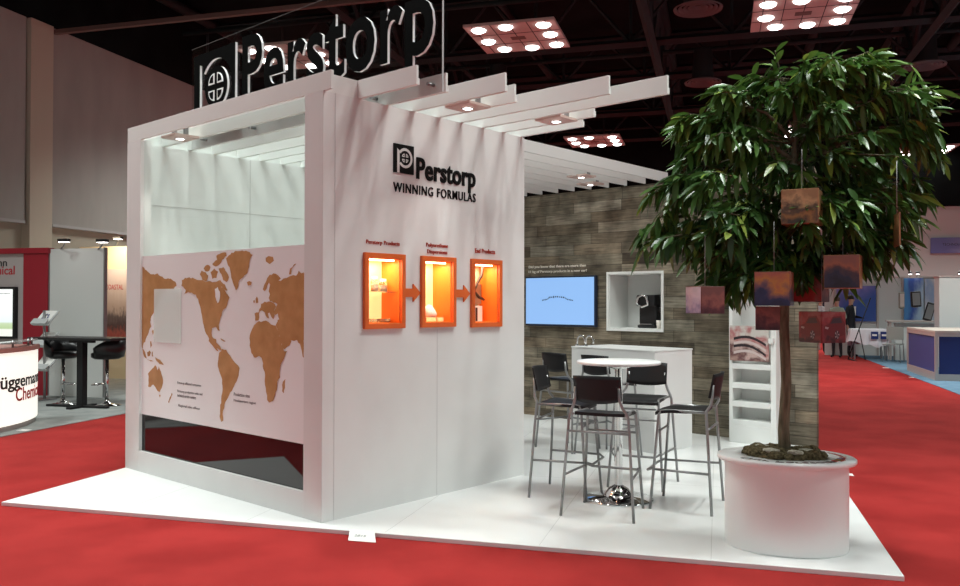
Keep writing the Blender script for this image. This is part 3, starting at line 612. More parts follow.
# rack with brochure ------------------------------------------------------------
t = thing('brochure_rack', 'narrow white rack with four open shelves below a car picture panel', 'rack', (0.82, 5.2, PZ))
x0, x1, ya, yb = 0.55, 1.075, 5.10, 5.345
b = MB().box(x0, x0+0.04, ya, yb, PZ, 1.99, M_slat).box(x1-0.06, x1, ya, yb, PZ, 1.99, M_slat).box(x0+0.04, x1-0.06, yb-0.02, yb, PZ, 1.99, M_slat)
b.box(x0+0.04, x1-0.06, ya, yb-0.02, 1.90, 1.99, M_slat).box(x0+0.04, x1-0.06, ya, yb-0.02, PZ, 0.2195, M_slat).build('cabinet', t, world=True, bevel=0.003)
for z in (0.25, 0.45, 0.65, 0.86): MB().box(x0+0.04, x1-0.06, ya, yb-0.02, z-0.03, z+0.03, M_slat).build('shelf', t, world=True, bevel=0.003)
def photo_mat(name, cols, scale=3.0, dirn=(0, 0, 1), rough=0.35, seed=0.0):
    """printed picture: bands of colour bent by noise"""
    m = mat(name, cols[0], rough)
    n, l, b = nodes(m)
    tc = n.new('ShaderNodeTexCoord'); mp_ = n.new('ShaderNodeMapping'); mp_.inputs['Location'].default_value = (seed, seed*0.7, 0)
    l.new(tc.outputs['Generated'], mp_.inputs[0])
    nz = n.new('ShaderNodeTexNoise'); nz.inputs['Scale'].default_value = scale; nz.inputs['Detail'].default_value = 5; l.new(mp_.outputs[0], nz.inputs['Vector'])
    dt = n.new('ShaderNodeVectorMath'); dt.operation = 'DOT_PRODUCT'; dt.inputs[1].default_value = dirn; l.new(tc.outputs['Generated'], dt.inputs[0])
    ad = n.new('ShaderNodeMath'); ad.operation = 'MULTIPLY_ADD'; ad.inputs[1].default_value = 1.5; l.new(nz.outputs[0], ad.inputs[0]); l.new(dt.outputs['Value'], ad.inputs[2])
    sb = n.new('ShaderNodeMath'); sb.operation = 'SUBTRACT'; sb.inputs[1].default_value = 0.75; l.new(ad.outputs[0], sb.inputs[0])
    cr = n.new('ShaderNodeValToRGB'); e = cr.color_ramp.elements; k = len(cols)
    e[0].position = 0.0; e[0].color = (*cols[0], 1); e[1].position = 1.0; e[1].color = (*cols[-1], 1)
    for i in range(1, k-1): q = e.new(i/(k-1)); q.color = (*cols[i], 1)
    l.new(sb.outputs[0], cr.inputs[0]); l.new(cr.outputs[0], b.inputs['Base Color'])
    return m
M_carpic = photo_mat('pink car picture', [(0.40, 0.26, 0.22), (0.14, 0.06, 0.06), (0.55, 0.40, 0.36), (0.42, 0.15, 0.15), (0.55, 0.52, 0.48)], 3.5, (0.3, 0, 0.9))
pp = MB().box(x0+0.015, x1-0.075, ya-0.012, ya-0.001, 0.92, 1.30, M_carpic).build('picture_panel', t, world=True)
b = MB(); mg = mat('grille dark print', (0.03, 0.02, 0.025), 0.4); mc = mat('grille light print', (0.6, 0.5, 0.48), 0.4)
for k, (za, zb, col) in enumerate(((1.17, 1.11, mg), (1.12, 1.05, mc), (1.09, 1.00, mg), (1.02, 0.96, mc))):
    pts = []
    for j in range(9):
        u = j/8; pts.append((x0+0.06+u*0.36, ya-0.0125-k*0.0002, za+(zb-za)*u + 0.05*math.sin(PI*u)))
    low = [(p[0], p[1], p[2]-0.028) for p in pts[::-1]]
    b.poly(pts+low, col)
b.build('car_print', pp, world=True)
MB().box(x1-0.07, x1-0.02, ya-0.03, ya-0.001, 1.12, 1.17, M_slat).build('latch', t, world=True)

# bar counter -----------------------------------------------------------------
CA = math.atan2(3.858-4.002, 0.352+0.804)
t = thing('bar_counter', 'white rectangular bar counter between the stools and the plank wall', 'counter', (-0.804, 4.002, PZ), CA)
MB().box(0.02, 1.145, 0.02, 0.66, 0, 1.02, M_white).build('body', t, bevel=0.003)
MB().box(0.015, 1.150, 0.015, 0.665, 1.02, 1.035, M_white).build('top', t, bevel=0.003)
ct = t
def tap(x, lab):
    p = (Matrix.Translation((-0.804, 4.002, PZ)) @ Matrix.Rotation(CA, 4, 'Z')) @ Vector((x, 0.10, 1.035))
    t = thing('arched_tap', lab, 'tap', p, CA, 'chrome taps on the counter')
    MB().lathe([(0, 0), (0.024, 0), (0.022, 0.012), (0.012, 0.02)], (0, 0, 0), M_chrome, 16).build('base', t)
    MB().tube([(0, 0, 0.01), (0, 0, 0.06)] + [(0.055-0.055*math.cos(a), 0, 0.06+0.055*math.sin(a)) for a in [PI*k/8 for k in range(1, 9)]] + [(0.11, 0, 0.035)], 0.009, M_chrome, 8).build('spout', t)
tap(0.03, 'chrome arched tap at the left end of the white counter, left one'); tap(0.155, 'chrome arched tap at the left end of the white counter, right one')

# bar table --------------------------------------------------------------------
TX, TY = 1.115, 1.985
t = thing('bar_table', 'round white high table on a chrome pole between the black bar stools', 'table', (TX, TY, PZ))
MB().lathe([(0, 1.040), (0.316, 1.040), (0.322, 1.045), (0.322, 1.060), (0.318, 1.064), (0, 1.064)], (0, 0, 0), M_plat, 48).build('tabletop', t)
MB().lathe([(0.03, 0.09), (0.03, 1.0), (0.10, 1.02), (0.10, 1.035)], (0, 0, 0), M_chrome, 24).build('pole', t)
MB().lathe([(0, 0), (0.265, 0), (0.27, 0.008), (0.25, 0.016), (0.12, 0.022), (0.10, 0.05), (0.075, 0.085), (0.04, 0.105), (0.03, 0.11)], (0, 0, 0), M_chrome, 48).build('base', t)

# bar stools ------------------------------------------------------------------------
M_seat = mat('black seat shell', (0.013, 0.013, 0.014), 0.5, 0, 0.35)
def make_stool():
    """front faces +x; origin on the floor under the seat centre"""
    t = thing('bar_stool', '', 'bar stool', (0, 0, PZ), 0, 'black bar stools')
    # seat: gently dished slab with waterfall edge
    b = MB(); nx, ny = 8, 8; i = b.mi(M_seat); g = {}
    for s_, zz in ((0, 0), (1, -0.022)):
        for a in range(nx+1):
            for c in range(ny+1):
                u, v = -1+2*a/nx, -1+2*c/ny
                x = 0.185*u*(1-0.04*v*v); y = 0.190*v*(1-0.05*u*u)
                z = 0.728 - 0.014*(1-u*u)*(1-v*v) - 0.022*max(0, u)**3 + 0.006*max(0, -u)
                g[s_, a, c] = b.bm.verts.new((x, y, z+zz))
    for a in range(nx):
        for c in range(ny):
            for s_ in (0, 1):
                q = [g[s_, a, c], g[s_, a+1, c], g[s_, a+1, c+1], g[s_, a, c+1]]
                f = b.bm.faces.new(q if s_ == 0 else q[::-1]); f.smooth = True
    ring = [(a, 0) for a in range(nx)] + [(nx, c) for c in range(ny)] + [(a, ny) for a in range(nx, 0, -1)] + [(0, c) for c in range(ny, 0, -1)]
    for k in range(len(ring)):
        p, q = ring[k], ring[(k+1) % len(ring)]
        b.bm.faces.new([g[0, p[0], p[1]], g[1, p[0], p[1]], g[1, q[0], q[1]], g[0, q[0], q[1]]])
    b.build('seat', t)
    # curved backrest
    b = MB(); b.mi(M_seat); g = {}; n = 10; mrow = 6
    for s_ in (0, 1):
        for a in range(n+1):
            for c in range(mrow+1):
                v = -1+2*a/n; w = c/mrow
                y = 0.172*v
                drop = 0.022*(1-v*v)
                z = 0.826 - drop*(1-w) + w*(0.178 - 0.006*v*v)
                x = -0.235 - 0.035*w + 0.030*v*v - (0.012 if s_ else 0) - 0.03*(1-v*v)*0.3
                g[s_, a, c] = b.bm.verts.new((x, y, z))
    for a in range(n):
        for c in range(mrow):
            for s_ in (0, 1):
                q = [g[s_, a, c], g[s_, a+1, c], g[s_, a+1, c+1], g[s_, a, c+1]]
                f = b.bm.faces.new(q if s_ else q[::-1]); f.smooth = True
    ring = [(a, 0) for a in range(n)] + [(n, c) for c in range(mrow)] + [(a, mrow) for a in range(n, 0, -1)] + [(0, c) for c in range(mrow, 0, -1)]
    for k in range(len(ring)):
        p, q = ring[k], ring[(k+1) % len(ring)]
        b.bm.faces.new([g[0, p[0], p[1]], g[1, p[0], p[1]], g[1, q[0], q[1]], g[0, q[0], q[1]]])
    b.build('backrest', t)
    R = 0.0105
    for s_ in (-1, 1):
        # rear leg carries on up to the backrest with a bend at the seat
        MB().tube([(-0.245, s_*0.262, 0.0), (-0.200, s_*0.215, 0.70), (-0.200, s_*0.205, 0.735), (-0.225, s_*0.180, 0.775), (-0.232, s_*0.160, 0.83), (-0.238, s_*0.156, 0.92)], R, M_steel, 8).build('leg', t)
        MB().tube([(0.205, s_*0.225, 0.0), (0.150, s_*0.180, 0.69), (0.135, s_*0.175, 0.715), (0.10, s_*0.172, 0.722), (-0.19, s_*0.195, 0.722)], R, M_steel, 8).build('leg', t)
        MB().tube([(0.182, s_*0.206, 0.29), (-0.227, s_*0.243, 0.29)], R*0.85, M_steel, 8).build('stretcher', t)
    MB().tube([(0.182, -0.206, 0.30), (0.235, -0.17, 0.275), (0.235, 0.17, 0.275), (0.182, 0.206, 0.30)], R*0.9, M_steel, 8).build('footrest', t)
    MB().tube([(-0.21, -0.222, 0.60), (-0.21, 0.222, 0.60)], R*0.8, M_steel, 8).build('stretcher', t)
    MB().tube([(0.163, -0.19, 0.56), (0.163, 0.19, 0.56)], R*0.8, M_steel, 8).build('stretcher', t)
    return t
st = make_stool()
STOOLS = [(1.262, 1.585, 108, 'black bar stool in front of the round table, its backrest towards the viewer'),
          (0.722, 1.880, 19, 'black bar stool left of the round table next to the logo wall'),
          (0.975, 2.545, 288, 'black bar stool behind the round table facing the viewer'),
          (1.585, 2.150, 197, 'black bar stool right of the round table seen from its side'),
          (-0.50, 3.60, 82, 'black bar stool before the left end of the white counter'),
          (0.03, 3.55, 83, 'black bar stool before the middle of the counter, behind the table top')]
for k, (x, y, a, lab) in enumerate(STOOLS):
    o = st if k == 0 else copy_tree(st)
    o.location = (x, y, PZ); o.rotation_euler = (0, 0, math.radians(a)); o['label'] = lab

# ================================================================== PLANTER AND TREE
PC = Vector((2.567, 1.618, 0))
t = thing('planter', 'large white oval planter with a lettered rim at the front right', 'planter', (PC.x, PC.y, PZ), ANG)
A_, B_ = 0.366, 0.271
b = MB(); prof = [(0.0, 0.0), (0.985, 0.0), (1.0, 0.012), (1.0, 0.535)]
b.lathe([(r, z) for r, z in prof], (0, 0, 0), M_plat, 64, A_, B_); b.build('body', t)
b = MB(); n = 64
b.lathe([(0.62, 0.553), (0.62, 0.563), (1.10, 0.563), (1.125, 0.556), (1.125, 0.538), (1.10, 0.530), (0.95, 0.530)], (0, 0, 0), M_plat, 64, A_, B_+0.01); rim = b.build('rim', t)
def onrim(phase, rad):
    def c(u, q, n_):
        a = phase + u/0.33; R_ = rad + q
        return Vector(((A_*R_)*math.cos(a), (B_+0.01)*R_*math.sin(a), 0.5633+n_))
    return c
text('rim_words', 'Our Perstorp', None, X, Y, 0.60, 0.20, 0.0012, mat('rim print', (0.09, 0.05, 0.05), 0.5), rim, curve=onrim(-PI*0.78, 0.82), bold=0.03, spacing=1.1)
text('rim_words', 'Winning Formulas', None, X, Y, 0.40, 0.13, 0.0012, M_redtext, rim, curve=onrim(-PI*0.17, 0.85), bold=0.01)
b = MB()
for k, col in enumerate(((0.6, 0.05, 0.04), (0.05, 0.25, 0.08), (0.65, 0.25, 0.03), (0.1, 0.1, 0.4))):
    b.lathe([(0, 0.5645), (0.022, 0.5645), (0.022, 0.5633)], (A_*0.87*math.cos(-0.55+k*0.11), B_*0.87*math.sin(-0.55+k*0.11), 0), mat('rim dot %d' % k, col, 0.5), 12)
b.build('rim_emblem', rim)
# moss, lumpy
M_moss = noisy('dry brown moss', (0.045, 0.035, 0.018), (0.17, 0.135, 0.075), 60, 6, 0.95, 0.1, bump=1.0, bscale=90)
M_moss_l = noisy('pale moss', (0.35, 0.32, 0.24), (0.6, 0.58, 0.5), 60, 4, 0.9, 0.1)
b = MB(); i = b.mi(M_moss)
for k in range(150):
    a = random.uniform(0, 2*PI); rr = math.sqrt(random.random())*0.60
    cx, cy = A_*rr*math.cos(a), B_*rr*math.sin(a); s_ = random.uniform(0.025, 0.05)
    ret = bmesh.ops.create_icosphere(b.bm, subdivisions=2, radius=s_)
    for v in ret['verts']:
        v.co = Vector((v.co.x*1.3, v.co.y*1.3, v.co.z*0.75)) * random.uniform(0.8, 1.2) + Vector((cx, cy, 0.572+0.010*math.sin(k)))
b.build('moss', t)
m_ = COL.objects[-1] if False else None
b = MB(); b.mi(M_moss_l)
for (cx, cy) in ((-0.09, -0.10), (0.05, -0.13), (0.12, -0.05), (-0.14, 0.03)):
    ret = bmesh.ops.create_icosphere(b.bm, subdivisions=2, radius=0.034)
    for v in ret['verts']: v.co = Vector((v.co.x*1.5, v.co.y, v.co.z*0.5))*random.uniform(0.85, 1.15) + Vector((cx, cy, 0.603))
b.build('pale_moss', t)

# tree ------------------------------------------------------------------------
CR = Vector((0.7459, 0.6661, 0)); CF = Vector((-0.6661, 0.7459, 0))   # two horizontal axes of the crown
BASE = Vector((PC.x, PC.y, 0))
def TP(r, f_, z): return BASE + CR*r + CF*f_ + Z*z
M_bark = noisy('grey brown bark', (0.10, 0.088, 0.055), (0.20, 0.18, 0.12), 14, 6, 0.85, 0.2, stretch=(3, 3, 0.6), bump=0.6)
def leaf_mat():
    m = mat('ficus leaf', (0.05, 0.12, 0.02), 0.32, 0, 0.5)
    n, l, b = nodes(m)
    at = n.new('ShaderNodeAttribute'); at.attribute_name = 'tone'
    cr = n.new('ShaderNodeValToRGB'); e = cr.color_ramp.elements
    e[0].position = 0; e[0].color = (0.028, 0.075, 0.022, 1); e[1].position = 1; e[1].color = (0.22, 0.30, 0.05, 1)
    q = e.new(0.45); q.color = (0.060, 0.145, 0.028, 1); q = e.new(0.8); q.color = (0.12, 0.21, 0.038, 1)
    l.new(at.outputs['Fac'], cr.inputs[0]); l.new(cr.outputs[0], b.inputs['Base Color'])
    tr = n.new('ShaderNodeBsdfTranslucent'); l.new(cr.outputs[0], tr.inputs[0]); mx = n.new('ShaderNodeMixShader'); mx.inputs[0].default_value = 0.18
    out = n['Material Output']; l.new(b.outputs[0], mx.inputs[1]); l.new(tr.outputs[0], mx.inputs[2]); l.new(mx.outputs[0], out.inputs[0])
    return m
M_leaf = leaf_mat()
t = thing('ficus_tree', 'tall indoor ficus tree with long drooping leaves growing from the white planter', 'tree', (PC.x, PC.y, 0.59))
trunk = [TP(0.0, 0, 0.56), TP(-0.012, 0.0, 0.75), TP(0.006, 0, 1.05), TP(-0.008, 0, 1.4), TP(0.0, 0, 1.7), TP(0.02, 0.01, 2.0), TP(0.05, 0.0, 2.4), TP(0.08, 0, 2.75)]
MB().tube(trunk, [0.042, 0.034, 0.031, 0.030, 0.030, 0.026, 0.018, 0.010], M_bark, 12).build('trunk', t, world=True)
# lobes: (r, f, z, rr, rf, rz, twigs)
LOBES = [(0.12, 0.05, 2.55, 0.55, 0.45, 0.42, 34), (0.05, 0.0, 2.95, 0.34, 0.30, 0.17, 15), (0.42, 0.0, 2.98, 0.28, 0.25, 0.17, 13), (-0.42, 0.0, 2.58, 0.28, 0.3, 0.22, 14),
         (-0.55, -0.05, 2.28, 0.27, 0.3, 0.17, 13), (-0.62, -0.05, 1.98, 0.30, 0.28, 0.14, 13), (-0.28, -0.12, 2.02, 0.30, 0.34, 0.26, 17), (0.20, -0.05, 2.08, 0.40, 0.4, 0.25, 22),
         (0.62, 0.0, 2.22, 0.32, 0.32, 0.28, 17), (0.78, 0.05, 2.62, 0.24, 0.3, 0.22, 12), (-0.36, -0.05, 1.74, 0.17, 0.22, 0.13, 7), (0.5, -0.05, 1.95, 0.20, 0.25, 0.16, 7), (0.66, 0, 2.85, 0.25, 0.25, 0.13, 8), (-0.02, 0.0, 1.84, 0.25, 0.28, 0.13, 9), (0.3, 0.0, 1.86, 0.25, 0.28, 0.12, 8), (-0.30, 0.0, 2.80, 0.24, 0.28, 0.14, 11), (-0.48, 0.0, 2.66, 0.20, 0.25, 0.13, 8)]
lv, lf, ltone = [], [], []
def leaf(p, d, L, w, roll, tone):
    """elongated pointed leaf from p along d, folded along the midrib and arching down"""
    d = d.normalized(); side = d.cross(Z)
    if side.length < 0.1: side = d.cross(X)
    side.normalize(); side = Quaternion(d, roll) @ side; up = side.cross(d)
    prof = [(0.0, 0.0), (0.15, 0.58), (0.36, 1.0), (0.62, 0.94), (0.86, 0.50), (1.0, 0.0)]
    base = len(lv); n = len(prof)
    for u, ww in prof:
        c = p + d*(L*u) - Z*(L*0.28*u*u)
        for s_ in (-1, 0, 1): lv.append(c + side*(s_*w*0.5*ww) + up*(0.10*w*(abs(s_)*ww)))
    for k in range(n-1):
        for s_ in (0, 1):
            a = base + 3*k + s_; lf.append((a, a+1, a+4, a+3)); ltone.append(tone)
twig_b = {}
for li, (r, f_, z, rr, rf, rz, nt) in enumerate(LOBES):
    b = MB(); cen = TP(r, f_, z)
    att = trunk[4].lerp(trunk[7], max(0.0, min(1.0, (z-1.75)/1.1))*0.85) if z > 1.95 else trunk[4].copy()
    mid = att.lerp(cen, 0.5) + Z*0.06
    b.tube([att, mid, cen], [0.014, 0.010, 0.006], M_bark, 6)
    for k in range(int(nt*1.22)):
        th_ = random.uniform(0, 2*PI); cz = random.uniform(-0.8, 1.0); q = random.uniform(0.2, 1.0)**0.5*(1.12 if k % 7 == 0 else 0.90)
        sr = math.sqrt(max(0, 1-cz*cz))
        p = TP(r + rr*sr*math.cos(th_)*q, f_ + rf*sr*math.sin(th_)*q, z + rz*cz*q)
        out = (p - TP(0.1, 0, z-0.25)); out.z *= 0.5; out.normalize()
        st_ = p - out*random.uniform(0.12, 0.22) + Z*0.02
        tip = p + out*random.uniform(0.03, 0.09) - Z*random.uniform(0.02, 0.10)
        b.tube([cen.lerp(st_, 0.15), cen.lerp(st_, 0.8)+Z*0.015, p, tip], [0.005, 0.004, 0.003, 0.0015], M_bark, 4)
        nl = random.randint(19, 26); tone0 = random.random()
        for j in range(nl):
            u = (j+0.5)/nl; pos = st_.lerp(p, u*1.6) if u < 0.62 else p.lerp(tip, (u-0.62)/0.38)
            az = j*2.4 + random.uniform(-0.4, 0.4)
            rad = Vector((math.cos(az), math.sin(az), 0))
            d = rad*0.75 + out*0.65 + Z*random.uniform(-0.85, 0.15)
            if random.random() < 0.35: d = out*0.45 + rad*0.35 - Z*random.uniform(0.7, 1.4)
            L = random.uniform(0.09, 0.165)
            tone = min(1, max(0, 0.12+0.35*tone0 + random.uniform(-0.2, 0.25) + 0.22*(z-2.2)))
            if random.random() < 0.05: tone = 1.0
            leaf(pos, d, L, L*random.uniform(0.22, 0.29), random.uniform(-0.9, 0.9), tone)
    b.build('branch', t, world=True)
# hanging sprays at the lower left and right of the crown
for (r, f_, z, n) in ((-0.86, -0.1, 1.99, 16), (-0.80, 0, 1.95, 12), (-0.36, -0.1, 1.60, 20), (-0.30, -0.1, 1.66, 14), (-0.42, 0, 1.72, 12), (0.62, -0.05, 1.74, 14), (0.52, 0, 1.82, 12), (0.70, 0.05, 1.93, 14), (0.90, 0.0, 2.2, 14), (0.35, -0.1, 1.62, 9), (1.0, 0.0, 2.42, 12), (-0.12, -0.15, 1.78, 12), (-0.06, 0.0, 3.13, 9), (0.3, 0, 3.12, 10), (0.93, 0, 2.82, 10)):
    b = MB(); top = TP(r*0.85, f_, z+0.22 if z < 3 else z-0.2); end = TP(r, f_, z)
    b.tube([top, top.lerp(end, 0.5)+CR*0.02, end], [0.004, 0.003, 0.002], M_bark, 4); b.build('branch', t, world=True)
    for j in range(n):
        pos = top.lerp(end, (j+0.3)/n); az = j*2.4; rad = Vector((math.cos(az), math.sin(az), 0))
        L = random.uniform(0.10, 0.16)
        leaf(pos, rad*0.7 - Z*random.uniform(0.5, 1.3) if z < 3 else rad*0.6 + Z*random.uniform(0.2, 0.9), L, L*0.27, random.uniform(-0.6, 0.6), random.uniform(0.25, 0.8))
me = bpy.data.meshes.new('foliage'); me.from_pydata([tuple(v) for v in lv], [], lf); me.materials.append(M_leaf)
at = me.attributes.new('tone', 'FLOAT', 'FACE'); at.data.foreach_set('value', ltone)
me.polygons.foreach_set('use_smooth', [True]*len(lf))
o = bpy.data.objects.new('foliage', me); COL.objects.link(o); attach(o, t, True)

# picture cubes hung in the tree ---------------------------------------------------
M_string = mat('thin cord', (0.5, 0.5, 0.5), 0.6)
def cube(px, rot, s, front, side_, lab, cordz):
    """px: world centre"""
    px = Vector(px)
    t = thing('picture_cube', lab, 'picture cube', px - Z*s/2, rot, 'picture cubes hanging in the tree')
    b = MB().box(-s/2, s/2, -s/2, s/2, 0, s, side_); cb = b.build('cube', t, bevel=0.002)
    e = 0.0015
    MB().box(-s/2+0.004, s/2-0.004, -s/2-e, -s/2, 0.004, s-0.004, front).build('front_picture', t)
    MB().box(s/2, s/2+e, -s/2+0.004, s/2-0.004, 0.004, s-0.004, front if side_ is front else side_).build('side_picture', t)
    MB().tube([(0, 0, s), (0, 0, s+cordz)], 0.0015, M_string, 5).build('cord', t)
    return t
FACE = math.atan2(CR.y, CR.x)       # a cube turned so that its front looks back along the crown axis
def at_(px, py, d):
    f_ = 840.656; return None
F_wine = photo_mat('sunset skyline picture', [(0.07, 0.05, 0.03), (0.40, 0.22, 0.06), (0.10, 0.07, 0.04), (0.66, 0.46, 0.22), (0.42, 0.27, 0.12)], 2.5, (0.2, 0, 0.9), seed=1.3)
F_wine2 = photo_mat('sunset skyline side', [(0.25, 0.12, 0.06), (0.55, 0.33, 0.15), (0.3, 0.15, 0.08)], 3, (0, 0.4, 0.7), seed=2.2)
F_sea = photo_mat('dusk lake picture', [(0.02, 0.03, 0.09), (0.03, 0.05, 0.15), (0.22, 0.14, 0.16), (0.62, 0.33, 0.08), (0.50, 0.18, 0.12)], 2.0, (0.15, 0, 1.0), seed=0.4)
F_red = photo_mat('red lounge picture', [(0.25, 0.02, 0.025), (0.34, 0.03, 0.03), (0.42, 0.05, 0.04), (0.30, 0.12, 0.11)], 3.0, (0.7, 0, 0.5), seed=3.1)
F_land = photo_mat('evening land picture', [(0.02, 0.02, 0.04), (0.03, 0.035, 0.08), (0.10, 0.06, 0.07), (0.42, 0.17, 0.09), (0.30, 0.14, 0.10)], 2.2, (0, 0, 1.0), seed=4.4)
F_car = photo_mat('red car picture', [(0.05, 0.015, 0.02), (0.20, 0.03, 0.035), (0.30, 0.045, 0.05), (0.34, 0.12, 0.11)], 4.0, (0.1, 0, 0.8), seed=5.2)
F_lilac = photo_mat('lilac sky picture', [(0.14, 0.12, 0.26), (0.36, 0.30, 0.42), (0.50, 0.42, 0.50), (0.40, 0.36, 0.44)], 2.5, (0, 0.1, 0.9), seed=6.6)
F_dusk = photo_mat('brown dusk picture', [(0.05, 0.02, 0.03), (0.12, 0.04, 0.05), (0.30, 0.12, 0.10), (0.20, 0.09, 0.08)], 2.5, (0.2, 0, 0.9), seed=7.7)
cube((2.75, 1.417, 2.108), FACE-0.366-0.13, 0.205, F_wine, F_wine2, 'picture cube with golden sunset skyline in the middle of the tree crown', 0.25)
cube((2.643, 1.263, 1.625), FACE-0.336-0.11, 0.198, F_sea, F_land, 'picture cube with orange sky over a dark blue lake under the crown', 0.3)
cube((2.451, 1.63, 1.447), FACE-0.33, 0.150, F_dusk, F_car, 'small dark brown red picture cube just under the lake cube beside the trunk', 0.25)
cube((2.656, 1.811, 1.639), FACE-0.375-0.25, 0.180, F_red, F_dusk, 'deep red picture cube right of the lake cube', 0.3)
cube((2.932, 1.575, 1.727), FACE-0.408-0.08, 0.196, F_land, F_wine2, 'dark blue evening landscape cube at the lower right of the crown', 0.3)
kc = cube((2.798, 1.606, 1.398), FACE-0.387-0.80, 0.187, F_car, F_car, 'picture cube showing a dark red car on two faces, lowest at right', 0.4)
cube((2.363, 0.946, 1.559), FACE-0.261-0.97, 0.158, F_lilac, F_dusk, 'picture cube with lilac and brown faces at the lower left of the crown', 0.3)
t = thing('picture_card', 'narrow orange brown picture card seen nearly edge on at the right of the crown', 'picture card', (3.20, 1.687, 1.875), FACE-0.46-1.42)
MB().box(-0.1, 0.1, -0.004, 0.004, 0, 0.19, F_wine2).build('card', t); MB().tube([(0, 0, 0.19), (0, 0, 0.5)], 0.0015, M_string, 5).build('cord', t)
# car drawn on the two faces of the red cube
m1 = mat('car window print', (0.05, 0.03, 0.04), 0.3); m2 = mat('car wheel print', (0.42, 0.36, 0.36), 0.4); m3 = mat('car body print', (0.15, 0.018, 0.022), 0.3)
for fc, nm in ((0, 'front'), (1, 'side')):
    b = MB(); s = 0.187
    def Q(u, v, n=0.002):
        return (-s/2+u*s, -s/2-n, v*s) if fc == 0 else (s/2+n, -s/2+u*s, v*s)
    b.poly([Q(*p) for p in ((0.08, 0.30), (0.10, 0.55), (0.30, 0.62), (0.45, 0.84), (0.80, 0.86), (0.95, 0.62), (0.95, 0.25), (0.60, 0.18))], m3)
    b.poly([Q(p[0], p[1], 0.0024) for p in ((0.34, 0.62), (0.47, 0.79), (0.76, 0.81), (0.84, 0.64))], m1)
    for cu_, cv_, r_ in ((0.62, 0.26, 0.13),):
        b.poly([Q(cu_+r_*0.8*math.cos(2*PI*k/16), cv_+r_*1.1*math.sin(2*PI*k/16), 0.0026) for k in range(16)], m1)
        for k in range(5):
            a = 2*PI*k/5; b.poly([Q(cu_+0.02*math.cos(a+1.2), cv_+0.02*math.sin(a+1.2), 0.003), Q(cu_+r_*0.72*math.cos(a-0.2), cv_+r_*math.sin(a-0.2), 0.003), Q(cu_+r_*0.72*math.cos(a+0.3), cv_+r_*math.sin(a+0.3), 0.003)], m2)
    b.poly([Q(*p, 0.0026) for p in ((0.12, 0.47), (0.14, 0.53), (0.28, 0.50), (0.24, 0.44))], m2)
    b.build('car_print', kc)

# ================================================================== CARPET TAGS
t = hthing('floor_tag', 'white paper tag taped to the red carpet at the front platform edge', 'paper tag', 2.98, -0.065, 0.001)
M_paper = mat('paper', (0.88, 0.87, 0.84), 0.6)
def quad_h(pts, z, h, m, name, parent=None, loc=None):
    b = MB(); b.prism([Vector((p[0], p[1], z)) for p in pts], (0, 0, h), m); return b.build(name, parent, loc=loc)
MB().prism([(-0.073, -0.065, 0.001), (0.118, -0.058, 0.001), (0.058, 0.062, 0.036), (-0.118, 0.062, 0.036)], (0, 0, 0.002), M_paper).build('sheet', t)
text('number', '2815', (-0.055, -0.015, 0.0180), X, Vector((0, 0.961, 0.276)), 0.08, 0.024, 0.0004, mat('pencil grey', (0.25, 0.27, 0.27), 0.6), t)
for a, c, lab in ((-2.76, 3.05, 'small white tag on the red carpet before the lit counter'), (9.09, 16.94, 'small white tag at the blue carpet edge, farther one'), (9.13, 14.27, 'small white tag at the blue carpet edge, nearer one'), (6.34, 3.06, 'small white tag on the carpet just right of the planter')):
    hw = 0.035 if 6 < a < 7 else 0.07; o = MB().box(-hw, hw, -0.05, 0.05, 0.0, 0.003, M_paper).build('floor_tag', loc=HP(a, c, 0.0085 if a < 0 or a > 9.14 else 0.001), rot=ANG); tag(o, lab, 'paper tag', 'white tags on the carpet')
# ================================================================== LEFT NEIGHBOUR BOOTH
M_lred = mat('booth crimson', (0.30, 0.012, 0.025), 0.45)
M_lgrey = mat('booth warm grey', (0.42, 0.37, 0.36), 0.5)
M_part = mat('partition white', (0.60, 0.61, 0.59), 0.6)
M_blk = mat('lettering black', (0.02, 0.02, 0.02), 0.5)
M_rtx = mat('lettering red', (0.45, 0.02, 0.03), 0.5)
t = hthing('booth_wall', 'crimson framed grey booth back wall with company name at the far left', 'booth wall', -6.3, 6.2, 0.008)
MB().box(-1.6, 0.46, 0.0, 0.06, 0, 2.33, M_lgrey).build('grey_panel', t)
MB().box(0.46, 0.95, -0.03, 0.06, 0, 2.33, M_lred).build('red_column', t, bevel=0.003)
MB().box(-1.6, 0.98, -0.06, 0.08, 2.33, 2.42, M_lred).build('red_header', t, bevel=0.003)
text('name_line', 'Brüggemann', (-0.93, -0.002, 2.085), X, Z, 1.03, 0.165, 0.004, M_blk, t, bold=0.01)
text('name_line', 'Chemical', (-0.53, -0.002, 1.985), X, Z, 0.79, 0.15, 0.004, M_rtx, t, bold=0.01)
t = hthing('wall_screen', 'black framed bright screen hanging on the grey booth wall at the far left', 'screen', -6.62, 6.17, 0.93)
MB().box(-0.68, 0.66, -0.05, 0.02, 0, 0.86, M_dark).build('frame', t, bevel=0.004)
m = mat('screen slide', (0.1, 0.1, 0.1), 0.3); n, l, bs = nodes(m)
tc = n.new('ShaderNodeTexCoord'); sp = n.new('ShaderNodeSeparateXYZ'); cr = n.new('ShaderNodeValToRGB'); l.new(tc.outputs['Generated'], sp.inputs[0]); l.new(sp.outputs['Z'], cr.inputs[0]); l.new(cr.outputs[0], bs.inputs['Emission Color'])
e = cr.color_ramp.elements; e[0].position = 0; e[0].color = (0.85, 0.88, 0.80, 1); e[1].position = 1; e[1].color = (0.95, 0.98, 0.95, 1)
